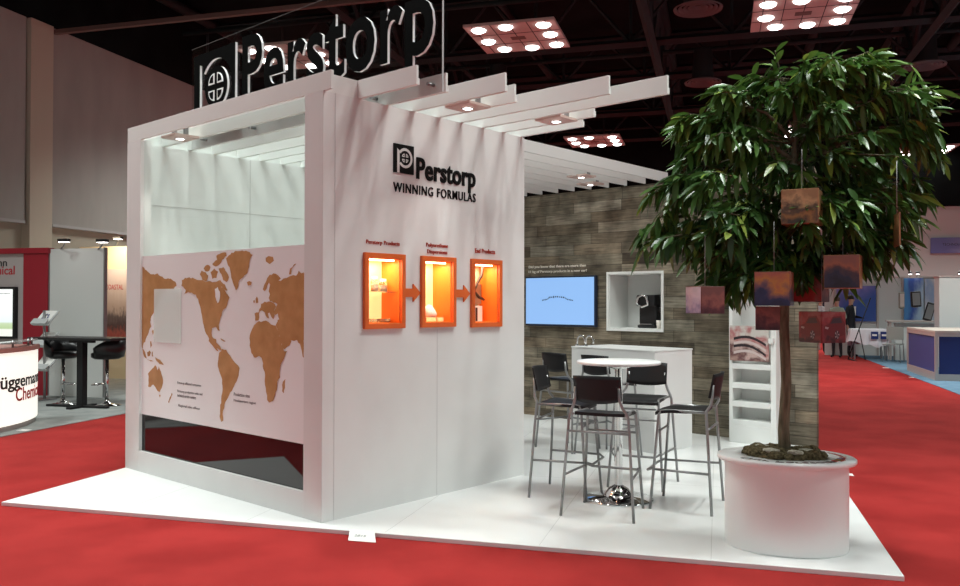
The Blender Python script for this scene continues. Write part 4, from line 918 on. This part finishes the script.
for p, c in ((0.14, (0.88, 0.90, 0.82, 1)), (0.17, (0.45, 0.60, 0.30, 1)), (0.27, (0.55, 0.68, 0.42, 1)), (0.31, (0.80, 0.90, 0.92, 1)), (0.5, (0.90, 0.95, 0.93, 1))):
    q = e.new(p); q.color = c
bs.inputs['Emission Strength'].default_value = 0.95
s = MB().box(-0.64, 0.62, -0.053, -0.051, 0.04, 0.82, m).build('screen', t)
text('screen_text', 'Brüggemann', (0.20, -0.0535, 0.73), X, Z, 0.36, 0.035, 0.001, M_blk, s)
t = hthing('partition', 'tall white partition panel behind the black high table', 'partition', -4.8, 6.2, 0.008)
MB().box(-0.53, 0.52, 0.0, 0.05, 0, 2.40, M_part).build('panel', t)
MB().box(-0.55, -0.53, -0.01, 0.06, 0, 2.41, M_steel).box(0.52, 0.54, -0.01, 0.06, 0, 2.41, M_steel).build('edge_trim', t)
def arm_lamp(a, c, z, lab, dx=0.3):
    t = hthing('arm_lamp', lab, 'lamp', a, c, z, 'small lamps on the booth tops')
    MB().tube([(0, 0, 0), (dx*0.5, -0.1, 0.04), (dx, -0.22, 0.10)], 0.010, M_steel, 8).build('arm', t)
    MB().box(dx-0.09, dx+0.09, -0.30, -0.20, 0.10, 0.15, M_dark).build('lamp_head', t, bevel=0.01)
    MB().box(dx-0.075, dx+0.075, -0.29, -0.21, 0.095, 0.0995, M_lamp).build('lens', t)
arm_lamp(-5.15, 6.22, 2.40, 'small arm lamp on the top of the white partition, left one'); arm_lamp(-4.42, 6.22, 2.38, 'small arm lamp on the top of the white partition, right one')
# lit counter, curved
CC = (-4.8, 2.5); RC = 2.0
t = hthing('lit_counter', 'curved glowing white counter with company name at the far left edge', 'counter', CC[0], CC[1], 0.008)
def arcpts(r0, a0, a1, n): return [(r0*math.cos(a0+(a1-a0)*k/n), r0*math.sin(a0+(a1-a0)*k/n)) for k in range(n+1)]
def band(r0, r1, z0, z1, m, a0=-1.0, a1=0.74, n=40):
    b = MB(); o_ = arcpts(r1, a0, a1, n); i_ = arcpts(r0, a0, a1, n)
    for k in range(n):
        q = [o_[k], o_[k+1], i_[k+1], i_[k]]
        A = [b.bm.verts.new((*p, z0)) for p in q]; B = [b.bm.verts.new((*p, z1)) for p in q]; i = b.mi(m)
        for f in ([A[3], A[2], A[1], A[0]], B, [A[0], A[1], B[1], B[0]], [A[2], A[3], B[3], B[2]]): b.bm.faces.new(f).material_index = i
        if k == 0: b.bm.faces.new([A[3], A[0], B[0], B[3]]).material_index = i
        if k == n-1: b.bm.faces.new([A[1], A[2], B[2], B[1]]).material_index = i
    return b
M_glow = mat('backlit counter face', (0.85, 0.85, 0.78), 0.4, emit=(1.0, 0.98, 0.88), estr=0.72)
band(1.6, 2.0, 0.07, 0.93, M_glow).build('front', t)
band(1.62, 1.97, 0.0, 0.07, M_lgrey).build('plinth', t)
band(1.5, 2.02, 0.93, 0.985, mat('rosy counter top', (0.42, 0.20, 0.17), 0.4)).build('top', t)
b = MB()
for a in (0.70, 0.55, 0.30, 0.05, -0.2): b.tube([(1.93*math.cos(a), 1.93*math.sin(a), 0.985), (1.93*math.cos(a), 1.93*math.sin(a), 1.07)], 0.012, M_steel, 8)
b.build('rail_posts', t)
band(1.86, 2.0, 1.045, 1.055, mat('rail glass', (0.75, 0.8, 0.78), 0.1, trans=0.5), -0.9, 0.72).build('glass_ledge', t)
def onc(a0, z0):
    def c(u, q, n_):
        a = a0 + u/2.0; return Vector(((2.001+n_)*math.cos(a), (2.001+n_)*math.sin(a), z0+q))
    return c
text('counter_name', 'Brüggemann', None, X, Y, 1.42, 0.20, 0.003, M_blk, t, curve=onc(-0.01, 0.46), bold=0.02)
text('counter_name', 'Chemical', None, X, Y, 0.86, 0.165, 0.003, M_rtx, t, curve=onc(0.27, 0.335), bold=0.015)
# brochure stand
t = hthing('brochure_stand', 'grey brochure stand with tilted holders between the counter and the black table', 'brochure stand', -4.98, 5.62, 0.008, rot=-0.15)
M_acr = mat('frosted holder', (0.55, 0.57, 0.57), 0.35)
MB().tube([(0, 0.1, 0), (0, 0.08, 1.4)], 0.02, M_steel, 10).box(-0.16, 0.16, -0.1, 0.2, 0, 0.02, M_steel).build('post', t)
for k, z in enumerate((0.45, 0.82, 1.16)):
    R = Matrix.Translation((0, 0.02, z)) @ Matrix.Rotation(-0.75, 4, 'X')
    h = MB().box(-0.17, 0.17, -0.02, 0.0, 0, 0.30, M_acr, R).box(-0.17, 0.17, -0.07, -0.02, -0.01, 0.0, M_acr, R).box(-0.17, 0.17, -0.07, -0.065, 0, 0.09, M_acr, R).build('holder', t)
    MB().box(-0.15, 0.15, -0.031, -0.024, 0.005, 0.29, M_paper, R).build('brochure', h)
    if k == 2:
        b = MB(); m = mat('blue flower print', (0.06, 0.08, 0.22), 0.5)
        for j in range(7):
            a = j*0.9; c = R @ Vector((0.06*math.cos(a), -0.0318, 0.15+0.06*math.sin(a)))
            b.poly([R @ Vector((0.06*math.cos(a)+0.022*math.cos(q), -0.0318, 0.15+0.055*math.sin(a)+0.022*math.sin(q))) for q in [2*PI*i/8 for i in range(8)]], m)
        b.build('cover_print', h)
# black table and stools
t = hthing('high_table', 'black high table with a square column in the left booth', 'table', -3.69, 5.06, 0.008)
MB().box(-0.72, 0.72, -0.28, 0.28, 0.985, 1.02, M_dark).build('tabletop', t, bevel=0.006)
MB().box(-0.05, 0.05, -0.05, 0.05, 0.02, 0.985, M_black).box(-0.2, 0.2, -0.04, 0.04, 0.94, 0.985, M_black).build('column', t)
MB().box(-0.60, 0.45, -0.035, 0.035, 0.0, 0.03, M_black).box(-0.045, 0.045, -0.26, 0.26, 0, 0.03, M_black).build('foot_bar', t)
M_leather = mat('black leather', (0.013, 0.013, 0.014), 0.35)
def tub_stool(a, c, rot, lab):
    t = hthing('padded_stool', lab, 'bar stool', a, c, 0.008, 'padded stools at the black table', rot)
    b = MB(); b.lathe([(0, 0.69), (0.17, 0.69), (0.22, 0.72), (0.22, 0.775), (0.18, 0.795), (0, 0.80)], (0, 0, 0), M_leather, 28); b.build('seat', t)
    b = MB(); i = b.mi(M_leather); n = 20; G = {}
    for k in range(n+1):
        u = -1+2*k/n; a_ = PI/2 + u*1.75; top = 1.0 - 0.14*abs(u)**2.5
        for j, (r_, z_) in enumerate(((0.20, 0.74), (0.235, 0.72), (0.265, 0.85), (0.262, top), (0.228, top), (0.215, 0.85))):
            G[k, j] = b.bm.verts.new((r_*math.cos(a_), r_*math.sin(a_), z_))
    for k in range(n):
        for j in range(6):
            f = b.bm.faces.new([G[k, j], G[k+1, j], G[k+1, (j+1) % 6], G[k, (j+1) % 6]]); f.smooth = True
    for k in (0, n): b.bm.faces.new([G[k, j] for j in range(6)])
    b.build('backrest', t)
    MB().tube([(0, 0, 0.05), (0, 0, 0.69)], 0.026, M_chrome, 16).build('pole', t)
    MB().lathe([(0, 0), (0.20, 0), (0.205, 0.008), (0.10, 0.025), (0.04, 0.05), (0.03, 0.09)], (0, 0, 0), M_chrome, 32).build('base', t)
    MB().tube([(0.0, -0.02, 0.33), (0.10, -0.08, 0.31), (0.12, -0.17, 0.31), (0, -0.21, 0.31), (-0.12, -0.17, 0.31), (-0.10, -0.08, 0.31), (0, -0.02, 0.33)], 0.009, M_chrome, 8).build('footrest', t)
tub_stool(-4.22, 5.28, 1.45, 'black padded stool at the left end of the black high table'); tub_stool(-3.50, 5.35, -1.5, 'black padded stool at the right end of the black high table')
# neighbour behind
M_warm = mat('warm cream panel', (0.75, 0.62, 0.42), 0.6, emit=(1, 0.8, 0.5), estr=0.0)
t = hthing('lit_booth_wall', 'cream lit booth wall seen between the partition and the map front', 'booth wall', -6.4, 9.1, 0.0)
MB().box(-0.9, 1.6, 0, 0.06, 0, 2.66, M_warm).build('panel', t)
t = hthing('poster', 'tall pale poster with red word COASTAL and dark landscape below', 'poster', -6.38, 9.05, 0.70)
m = mat('poster print', (0.5, 0.4, 0.4), 0.5); n, l, bs = nodes(m)
tc = n.new('ShaderNodeTexCoord'); sp = n.new('ShaderNodeSeparateXYZ'); nz = n.new('ShaderNodeTexNoise'); nz.inputs['Scale'].default_value = 9; l.new(tc.outputs['Generated'], nz.inputs['Vector'])
ad = n.new('ShaderNodeMath'); ad.operation = 'MULTIPLY_ADD'; ad.inputs[1].default_value = 0.28; l.new(tc.outputs['Generated'], sp.inputs[0]); l.new(nz.outputs[0], ad.inputs[0]); l.new(sp.outputs['Z'], ad.inputs[2])
cr = n.new('ShaderNodeValToRGB'); l.new(ad.outputs[0], cr.inputs[0]); l.new(cr.outputs[0], bs.inputs['Base Color'])
e = cr.color_ramp.elements; e[0].position = 0.1; e[0].color = (0.25, 0.02, 0.02, 1); e[1].position = 1.0; e[1].color = (0.62, 0.52, 0.50, 1)
for p, c in ((0.28, (0.40, 0.10, 0.08, 1)), (0.38, (0.10, 0.06, 0.06, 1)), (0.52, (0.16, 0.12, 0.12, 1)), (0.60, (0.50, 0.38, 0.33, 1))):
    q = e.new(p); q.color = c
MB().box(-0.26, 0.28, 0, 0.03, 0, 1.50, m).build('print', t)
text('poster_words', 'COASTAL', (-0.24, -0.001, 1.09), X, Z, 0.42, 0.10, 0.002, M_rtx, t)
arm_lamp(-6.42, 9.1, 2.68, 'small lamp above the cream booth wall', 0.25)
lb = bpy.data.lights.new('poster_lamp', 'AREA'); lb.size = 0.4; lb.energy = 20; lb.color = (1, 0.8, 0.55)
lo = bpy.data.objects.new('poster_lamp', lb); COL.objects.link(lo); lo.location = HP(-6.2, 8.5, 2.75); lo.rotation_euler = (math.radians(25), 0, ANG)

# ================================================================== RIGHT BOOTHS
M_rw = mat('booth white panel', (0.66, 0.67, 0.64), 0.6)
M_alu = mat('aluminium frame', (0.55, 0.48, 0.44), 0.4, 0.3)
M_purple = mat('violet blue panel', (0.045, 0.075, 0.26), 0.5)
M_navy = mat('navy panel', (0.012, 0.03, 0.17), 0.5)
t = hthing('blue_counter', 'aluminium framed corner counter with violet and navy blue panels at the right', 'counter', 9.38, 13.5, 0.008)
MB().box(0, 2.4, 0, 2.6, 0.95, 1.0, mat('pale wood top', (0.60, 0.52, 0.45), 0.5)).build('top', t, bevel=0.005)
b = MB()
for (x, y) in ((0, 0), (0, 2.54), (2.34, 0), (1.2, 0), (2.34, 2.54)): b.box(x, x+0.06, y, y+0.06, 0, 0.95, M_alu)
b.box(0.005, 0.055, 0.06, 2.54, 0.0, 0.16, M_alu).box(0.06, 2.34, 0.005, 0.055, 0.0, 0.13, M_alu).box(0.005, 0.055, 0.06, 2.54, 0.88, 0.95, M_alu).box(0.06, 2.34, 0.005, 0.055, 0.88, 0.95, M_alu)
b.build('frame', t)
MB().box(0.02, 0.04, 0.10, 2.50, 0.16, 0.88, M_purple).build('violet_panel', t)
MB().box(0.08, 2.34, 0.02, 0.04, 0.13, 0.88, M_navy).build('navy_panel', t)
t = hthing('cabinet_wall', 'tall plain white cabinet behind the navy counter panel at the right edge', 'cabinet', 11.3, 17.4, 0.008)
MB().box(-0.95, 1.5, 0, 0.5, 0, 2.18, M_rw).build('body', t, bevel=0.004)
MB().box(-0.97, 1.52, -0.02, 0.52, 2.18, 2.21, M_alu).build('top_trim', t)
t = hthing('booth_wall', 'white booth back wall with aluminium posts behind the product display', 'booth wall', 10.2, 22.0, 0.0)
MB().box(-1.9, 2.6, 0, 0.05, 0, 2.30, M_rw).build('panel', t)
b = MB()
for x in (-1.66, -0.47, 0.20, 1.3, 2.5): b.box(x, x+0.05, -0.04, 0, 0, 2.34, M_alu)
b.box(-1.9, 2.6, -0.04, 0.05, 2.30, 2.34, M_alu); b.build('frame', t)
def graphic(a, c, z, w, h, name, lab, m):
    o = MB().box(0, w, -0.02, 0.0, 0, h, m).build(name, loc=HP(a, c, z), rot=ANG); tag(o, lab, 'graphic panel'); return o
G_blue = photo_mat('blue violet wave print', [(0.04, 0.10, 0.38), (0.15, 0.15, 0.45), (0.30, 0.26, 0.58), (0.55, 0.58, 0.66), (0.66, 0.68, 0.66)], 1.2, (-0.6, 0, 0.8), seed=1.0)
G_blue2 = photo_mat('blue swirl print', [(0.10, 0.30, 0.62), (0.05, 0.10, 0.40), (0.45, 0.60, 0.75), (0.62, 0.66, 0.70)], 1.4, (0.9, 0, -0.2), seed=2.0)
G_pale = photo_mat('pale blue print', [(0.55, 0.60, 0.68), (0.66, 0.67, 0.72), (0.35, 0.45, 0.65), (0.68, 0.68, 0.70)], 1.8, (0.3, 0, 0.9), seed=3.0)
graphic(8.62, 21.93, 1.02, 1.08, 1.05, 'wall_graphic', 'violet and blue graphic panel behind the white clothed table', G_blue)
graphic(10.45, 21.93, 1.07, 0.52, 1.22, 'wall_graphic', 'tall blue swirl graphic behind the display devices', G_blue2)
graphic(11.0, 21.93, 1.07, 0.52, 1.20, 'wall_graphic', 'pale blue graphic right of the blue swirl', G_pale)
t = hthing('display_shelf', 'grey display shelf carrying devices behind the blue counter', 'shelf', 10.3, 20.0, 0.008)
MB().box(-0.65, 1.3, -0.2, 0.25, 1.04, 1.08, M_alu).build('top', t)
MB().box(-0.6, -0.56, -0.15, -0.11, 0, 1.04, M_alu).box(1.2, 1.24, -0.15, -0.11, 0, 1.04, M_alu).box(-0.6, -0.56, 0.15, 0.19, 0, 1.04, M_alu).box(1.2, 1.24, 0.15, 0.19, 0, 1.04, M_alu).build('frame', t)
MB().box(-0.45, 0.6, -0.05, 0.2, 0.0, 1.0, M_rw).build('cabinet', t)
def device(a, c, z, w, h, dd, tilt, m, name, lab, cat):
    t = hthing(name, lab, cat, a, c, z)
    R = Matrix.Rotation(tilt, 4, 'Y')
    MB().box(-w/2, w/2, -dd/2, dd/2, 0, h, m, R).build('housing', t, bevel=0.02)
    MB().box(-w*0.38, w*0.38, -dd/2-0.006, -dd/2, h*0.1, h*0.9, M_steel if m is M_dark else M_alu, R).build('face', t)
    MB().box(-w*0.2, w*0.2, 0.0, dd/2+0.1, -0.02, 0.05, M_steel).build('mount', t)
device(10.02, 20.0, 1.42, 0.13, 0.44, 0.16, 0.0, mat('olive grey housing', (0.25, 0.26, 0.21), 0.5), 'wall_device', 'olive grey flat device left of the blue swirl graphic', 'device')
device(10.37, 19.95, 1.46, 0.24, 0.42, 0.16, -0.06, M_dark, 'speaker_device', 'dark rounded device before the blue swirl graphic', 'device')
device(10.62, 19.95, 1.09, 0.22, 0.50, 0.06, 0.28, M_dark, 'tilted_screen', 'dark tilted screen standing on the display shelf', 'screen')
device(10.98, 19.95, 1.42, 0.22, 0.50, 0.08, 0.0, M_dark, 'wall_device', 'dark flat device at the right end of the display shelf', 'device')
for a, lab in ((10.6, 'small spotlight on the top edge of the booth wall, left one'), (10.8, 'small spotlight on the top edge of the booth wall, middle one'), (11.9, 'small spotlight on the top edge of the booth wall, right one')):
    t = hthing('spotlight', lab, 'lamp', a, 21.9, 2.34, 'small spotlights on the booth wall')
    MB().tube([(0, 0.02, 0), (0, -0.05, 0.08)], 0.012, M_steel, 8).build('stem', t)
    MB().lathe([(0, 0), (0.05, 0.01), (0.06, 0.07), (0, 0.09)], (0, -0.07, 0.06), M_steel, 16).build('lamp_head', t)
    MB().lathe([(0, -0.004), (0.045, -0.002), (0.045, 0.004)], (0, -0.07, 0.062), M_lamp, 16).build('lens', t)
# clothed table with books
t = hthing('clothed_table', 'small table under a crumpled white cloth at the end of the red aisle', 'table', 9.22, 20.3, 0.008)
for (x, y) in ((-0.38, -0.28), (0.38, -0.28), (-0.38, 0.28), (0.38, 0.28)): MB().box(x-0.02, x+0.02, y-0.02, y+0.02, 0, 0.80, M_steel).build('leg', t)
MB().box(-0.45, 0.45, -0.33, 0.33, 0.80, 0.83, M_part).build('tabletop', t)
M_cloth = mat('white cloth', (0.80, 0.76, 0.80), 0.8)
b = MB(); i = b.mi(M_cloth); n = 56; rows = []
for (k, (sc_, z_)) in enumerate(((0.0, 0.838), (0.96, 0.838), (1.03, 0.80), (1.07, 0.62), (1.12, 0.42))):
    row = []
    for j in range(n):
        a = 2*PI*j/n; c_, s_ = math.cos(a), math.sin(a); mxx = max(abs(c_)/0.46, abs(s_)/0.34)
        wv = 1 + (0.05*math.sin(a*9)+0.03*math.sin(a*17+1))*max(0, (k-2))/1.2
        zz = z_ + (0.06*math.sin(a*2+0.6)+0.03*math.sin(a*7) if k == 4 else 0)
        row.append(b.bm.verts.new((c_/mxx*sc_*wv, s_/mxx*sc_*wv, zz)) if sc_ else None)
    rows.append(row)
cv = b.bm.verts.new((0, 0, 0.838))
for j in range(n): b.bm.faces.new([cv, rows[1][j], rows[1][(j+1) % n]])
for k in range(1, 4):
    for j in range(n):
        f = b.bm.faces.new([rows[k][j], rows[k+1][j], rows[k+1][(j+1) % n], rows[k][(j+1) % n]]); f.smooth = True
o = b.build('tablecloth', loc=HP(9.22, 20.3, 0.008), rot=ANG); tag(o, 'crumpled white cloth hanging over the small far table', 'tablecloth')
for (x, lab) in ((0.10, 'dark blue booklet leaning on the white cloth, left one'), (0.34, 'dark blue booklet leaning on the white cloth, right one')):
    o = MB().box(-0.09, 0.09, -0.02, 0, 0, 0.20, M_navy).box(-0.06, 0.06, -0.022, -0.02, 0.08, 0.13, M_paper).build('booklet', loc=HP(9.22+x, 19.88, 0.58), rot=ANG); tag(o, lab, 'booklet', 'booklets on the far table')
t = hthing('easel_stand', 'thin black leaning pole stand beside the clothed table', 'stand', 8.90, 19.65, 0.0)
MB().tube([(-0.28, 0, 0.03), (0.29, 0, 1.70)], 0.014, M_black, 8).build('pole', t)
MB().tube([(-0.28, 0, 0.03), (-0.1, 0.35, 0.0)], 0.014, M_black, 8).tube([(-0.28, 0, 0.03), (-0.1, -0.3, 0.0)], 0.014, M_black, 8).tube([(0.0, 0, 0.85), (0.2, 0.3, 0.0)], 0.012, M_black, 8).build('leg', t)
t = hthing('metal_chair', 'grey metal chair right of the clothed table', 'chair', 9.66, 19.2, 0.008, rot=-0.4)
for (x, y) in ((-0.2, -0.2), (0.2, -0.2), (-0.2, 0.2), (0.2, 0.2)): MB().tube([(x*1.1, y*1.1, 0), (x, y, 0.45)], 0.012, M_steel, 8).build('leg', t)
MB().box(-0.22, 0.22, -0.22, 0.22, 0.45, 0.48, mat('chair mesh grey', (0.36, 0.37, 0.34), 0.5)).build('seat', t, bevel=0.01)
MB().box(-0.21, 0.21, 0.20, 0.225, 0.58, 0.92, MATS['chair mesh grey']).box(-0.2, -0.18, 0.19, 0.21, 0.48, 0.60, M_steel).box(0.18, 0.2, 0.19, 0.21, 0.48, 0.60, M_steel).build('backrest', t, bevel=0.006)
# banners
t = hthing('wall_banner', 'violet and pink banner high on the white rear hall wall at right', 'banner', 14.4, 31.9, 3.55)
o = MB().box(-1.05, 1.2, -0.02, 0.0, 0, 0.62, photo_mat('violet banner print', [(0.16, 0.18, 0.42), (0.32, 0.33, 0.55), (0.58, 0.52, 0.60), (0.60, 0.60, 0.62)], 1.0, (0.9, 0, -0.3), seed=0.2)).build('banner_sheet', t)
text('banner_words', 'TECHNOLOGIES', (-0.62, -0.022, 0.30), X, Z, 0.95, 0.10, 0.003, M_blk, o)
t = hthing('hanging_banner', 'dark blue banner with a white letter S behind the people', 'banner', 8.55, 26.0, 0.0)
MB().box(-0.55, 0.45, 0, 0.04, 1.2, 3.1, mat('night blue banner', (0.012, 0.014, 0.035), 0.5)).build('banner_sheet', t)
text('banner_letter', 'S', (0.0, -0.003, 1.72), X, Z, 0.28, 0.5, 0.004, M_paper, t, bold=0.03)
MB().tube([(-0.5, 0.06, 0), (-0.5, 0.06, 3.1)], 0.02, M_steel, 8).tube([(0.4, 0.06, 0), (0.4, 0.06, 3.1)], 0.02, M_steel, 8).build('pole', t)
t = hthing('far_booth', 'white far booth counter with black lettering beyond the end of the plank wall', 'booth', 8.15, 25.0, 0.0)
MB().box(-1.2, 0.35, 0, 0.6, 0, 1.0, M_rw).build('counter', t); MB().box(-1.2, 0.3, 0.7, 0.76, 0, 2.4, M_rw).build('panel', t)

# ================================================================== PEOPLE (far down the aisle)
M_skin = mat('skin', (0.50, 0.29, 0.21), 0.55)
def person(a, c, rot, h, top, legs, hairc, lab, arms):
    t = hthing('person', lab, 'person', a, c, 0.0, None, rot)
    k = h/1.75
    V_, E_, R_ = [], [], []
    def v(x, y, z, r, par=None, r2=None):
        V_.append((x*k, y*k, z*k)); R_.append((r*k, (r2 or r)*k))
        if par is not None: E_.append((par, len(V_)-1))
        return len(V_)-1
    pel = v(0, 0, 0.95, 0.150, None, 0.115); w1 = v(0, 0.005, 1.10, 0.135, pel, 0.10); ch = v(0, 0.0, 1.30, 0.160, w1, 0.11); nb = v(0, 0.01, 1.45, 0.075, ch); nk = v(0, 0.0, 1.52, 0.052, nb)
    hd = v(0, -0.012, 1.60, 0.078, nk, 0.088); ht = v(0, 0.0, 1.70, 0.068, hd, 0.075)
    for s in (-1, 1):
        sh = v(s*0.165, 0.0, 1.40, 0.062, ch); P = arms[0 if s < 0 else 1]
        el = v(s*P[0][0], P[0][1], P[0][2], 0.046, sh); wr = v(s*P[1][0], P[1][1], P[1][2], 0.029, el)
        d = (Vector(P[1])-Vector(P[0])).normalized(); pm = [P[1][j]+d[j]*0.07 for j in range(3)]
        pa = v(s*pm[0], pm[1], pm[2], 0.032, wr, 0.018)
        for q in range(4):
            o_ = (q-1.5)*0.017; L = (0.062, 0.075, 0.078, 0.066)[q]
            f1 = v(s*(pm[0]+d[0]*L*0.6), pm[1]+o_+d[1]*L*0.6, pm[2]+d[2]*L*0.6, 0.009, pa); v(s*(pm[0]+d[0]*L-0.012), pm[1]+o_+d[1]*L, pm[2]+d[2]*L, 0.008, f1)
        v(s*(pm[0]-0.01), pm[1]-0.045, pm[2]-0.01, 0.010, wr)
        hp = v(s*0.085, 0, 0.88, 0.098, pel); kn = v(s*0.10, -0.015, 0.50, 0.062, hp); an = v(s*0.11, 0.015, 0.10, 0.042, kn); v(s*0.115, -0.02, 0.045, 0.043, an, 0.04); v(s*0.125, -0.14, 0.035, 0.036, len(V_)-1, 0.03)
    me = bpy.data.meshes.new('body'); me.from_pydata(V_, E_, []); o = bpy.data.objects.new('body_cage', me); COL.objects.link(o)
    sk = o.modifiers.new('skin', 'SKIN'); sk.use_smooth_shade = True
    for i_, d_ in enumerate(me.skin_vertices[0].data): d_.radius = R_[i_]; d_.use_root = (i_ == 0)
    ss = o.modifiers.new('sub', 'SUBSURF'); ss.levels = 1; ss.render_levels = 1
    dg = bpy.context.evaluated_depsgraph_get(); dg.update()
    m2 = bpy.data.meshes.new_from_object(o.evaluated_get(dg)); bpy.data.objects.remove(o)
    m2.name = 'body'; m2.materials.clear()
    for mm_ in (M_skin, top, legs, M_black): m2.materials.append(mm_)
    for p in m2.polygons:
        z = p.center.z/k; x = abs(p.center.x/k)
        wr_z = min(arms[0][1][2], arms[1][1][2])
        if z > 1.475: i_ = 0
        elif z < 0.075: i_ = 3
        elif x > 0.19 and any((Vector((x, p.center.y/k, z))-Vector(A[1])).length < 0.2 and (Vector((x, p.center.y/k, z))-Vector(A[0])).length > (Vector(A[1])-Vector(A[0])).length-0.01 for A in arms): i_ = 0
        elif z > 0.93 or x > 0.2: i_ = 1
        else: i_ = 2
        p.material_index = i_; p.use_smooth = True
    bo = bpy.data.objects.new('body', m2); COL.objects.link(bo); bo.parent = t
    MB().lathe([(0.0, 0.105), (0.05, 0.095), (0.082, 0.05), (0.088, 0.0), (0.082, -0.03)], (0, 0.012*k, 1.672*k), mat('hair '+hairc, {'dark': (0.02, 0.014, 0.01), 'brown': (0.09, 0.05, 0.03)}[hairc], 0.7), 20, 0.95*k, 1.08*k).build('hair', t)
    b = MB()
    for s in (-1, 1): b.lathe([(0, 0.008), (0.008, 0), (0, -0.008)], (s*0.03*k, -0.092*k, 1.635*k), M_black, 8)
    b.build('eyes', t)
    MB().prism([(-0.013*k, -0.09*k, 1.595*k), (0.013*k, -0.09*k, 1.595*k), (0, -0.088*k, 1.645*k)], (0, -0.02*k, -0.004), M_skin).build('nose', t)
    MB().box(-0.022*k, 0.022*k, -0.099*k, -0.092*k, 1.563*k, 1.571*k, mat('lips', (0.35, 0.12, 0.10), 0.6)).build('mouth', t)
    return t, k
DOWN = ((0.23, 0.02, 1.13), (0.25, -0.03, 0.89)); BENT = ((0.24, 0.03, 1.15), (0.16, -0.20, 1.12)); CROSS = ((0.25, -0.02, 1.16), (0.10, -0.17, 1.16))
M_suit = mat('black suit', (0.010, 0.010, 0.014), 0.7)
t, k = person(8.93, 21.3, 0.9, 1.78, M_suit, M_suit, 'dark', 'person in a black suit standing at the end of the red aisle', (DOWN, BENT))
MB().prism([(-0.05*k, -0.118*k, 1.44*k), (0.05*k, -0.118*k, 1.44*k), (0.0, -0.135*k, 1.18*k)], (0, -0.008, 0), M_paper).build('shirt_front', t)
person(8.50, 20.9, -0.5, 1.72, mat('sage shirt', (0.30, 0.36, 0.28), 0.8), mat('dark trousers', (0.02, 0.02, 0.025), 0.8), 'brown', 'person in a pale green shirt and dark trousers facing the suited person', (BENT, BENT))
person(8.28, 22.9, 0.2, 1.74, mat('white shirt', (0.62, 0.62, 0.65), 0.8), MATS['dark trousers'], 'dark', 'person in a white top partly hidden behind the plank wall edge', (CROSS, CROSS))

# ================================================================== LIGHT
def area(a, c, z, e, size=2.0, col=(0.94, 1.0, 0.965)):
    L = bpy.data.lights.new('roof_lamp', 'AREA'); L.shape = 'DISK' if size < 1 else 'SQUARE'; L.size = size; L.spread = math.radians(125); L.energy = e; L.color = col
    o = bpy.data.objects.new('roof_lamp', L); COL.objects.link(o); o.location = HP(a, c, z); return o
E_PANEL = 250
for a in (-4.75, 0.9, 6.9, 12.95, 19):
    for c in (-12, 0.6, 13.2, 25.8):
        if c == 0.6 and a in (0.9, 6.9, -4.75): 
            for (px, py) in LPOS: area(a+px, c+py, 7.42, E_PANEL/8, 0.18)
        else: area(a, c, 7.42, E_PANEL)
w = bpy.data.worlds.new('hall_bounce_fill'); sc.world = w; w.use_nodes = True  # even ambient fill added in place of light bounced around the hall
w.node_tree.nodes['Background'].inputs[0].default_value = (0.82, 0.90, 0.92, 1); w.node_tree.nodes['Background'].inputs[1].default_value = 0.56

# ================================================================== CAMERA
cam = bpy.data.cameras.new('camera'); co = bpy.data.objects.new('camera', cam); COL.objects.link(co)
yaw, pit, rol = -0.7289552857, 0.0118439457, 0.0022316460
fw = Vector((math.sin(yaw)*math.cos(pit), math.cos(yaw)*math.cos(pit), math.sin(pit)))
r = Vector((math.cos(yaw), -math.sin(yaw), 0)); u = r.cross(fw)
c_, s_ = math.cos(rol), math.sin(rol); r, u = r*c_ + u*s_, u*c_ - r*s_
M = Matrix((r, u, -fw)).transposed().to_4x4(); M.translation = Vector((4.648363, -3.582012, 1.538931))
co.matrix_world = M
cam.sensor_fit = 'HORIZONTAL'; cam.sensor_width = 36; cam.lens = 840.656*36/960; cam.clip_start = 0.05; cam.clip_end = 200
sc.camera = co
vs_ = sc.view_settings; sc.display_settings.display_device = 'sRGB'
vs_.view_transform = 'Standard'; vs_.look = 'None'; vs_.exposure = 0.18; vs_.gamma = 1.0; vs_.use_curve_mapping = False
sc.cycles.max_bounces = 8; sc.cycles.transmission_bounces = 8; sc.cycles.transparent_max_bounces = 8
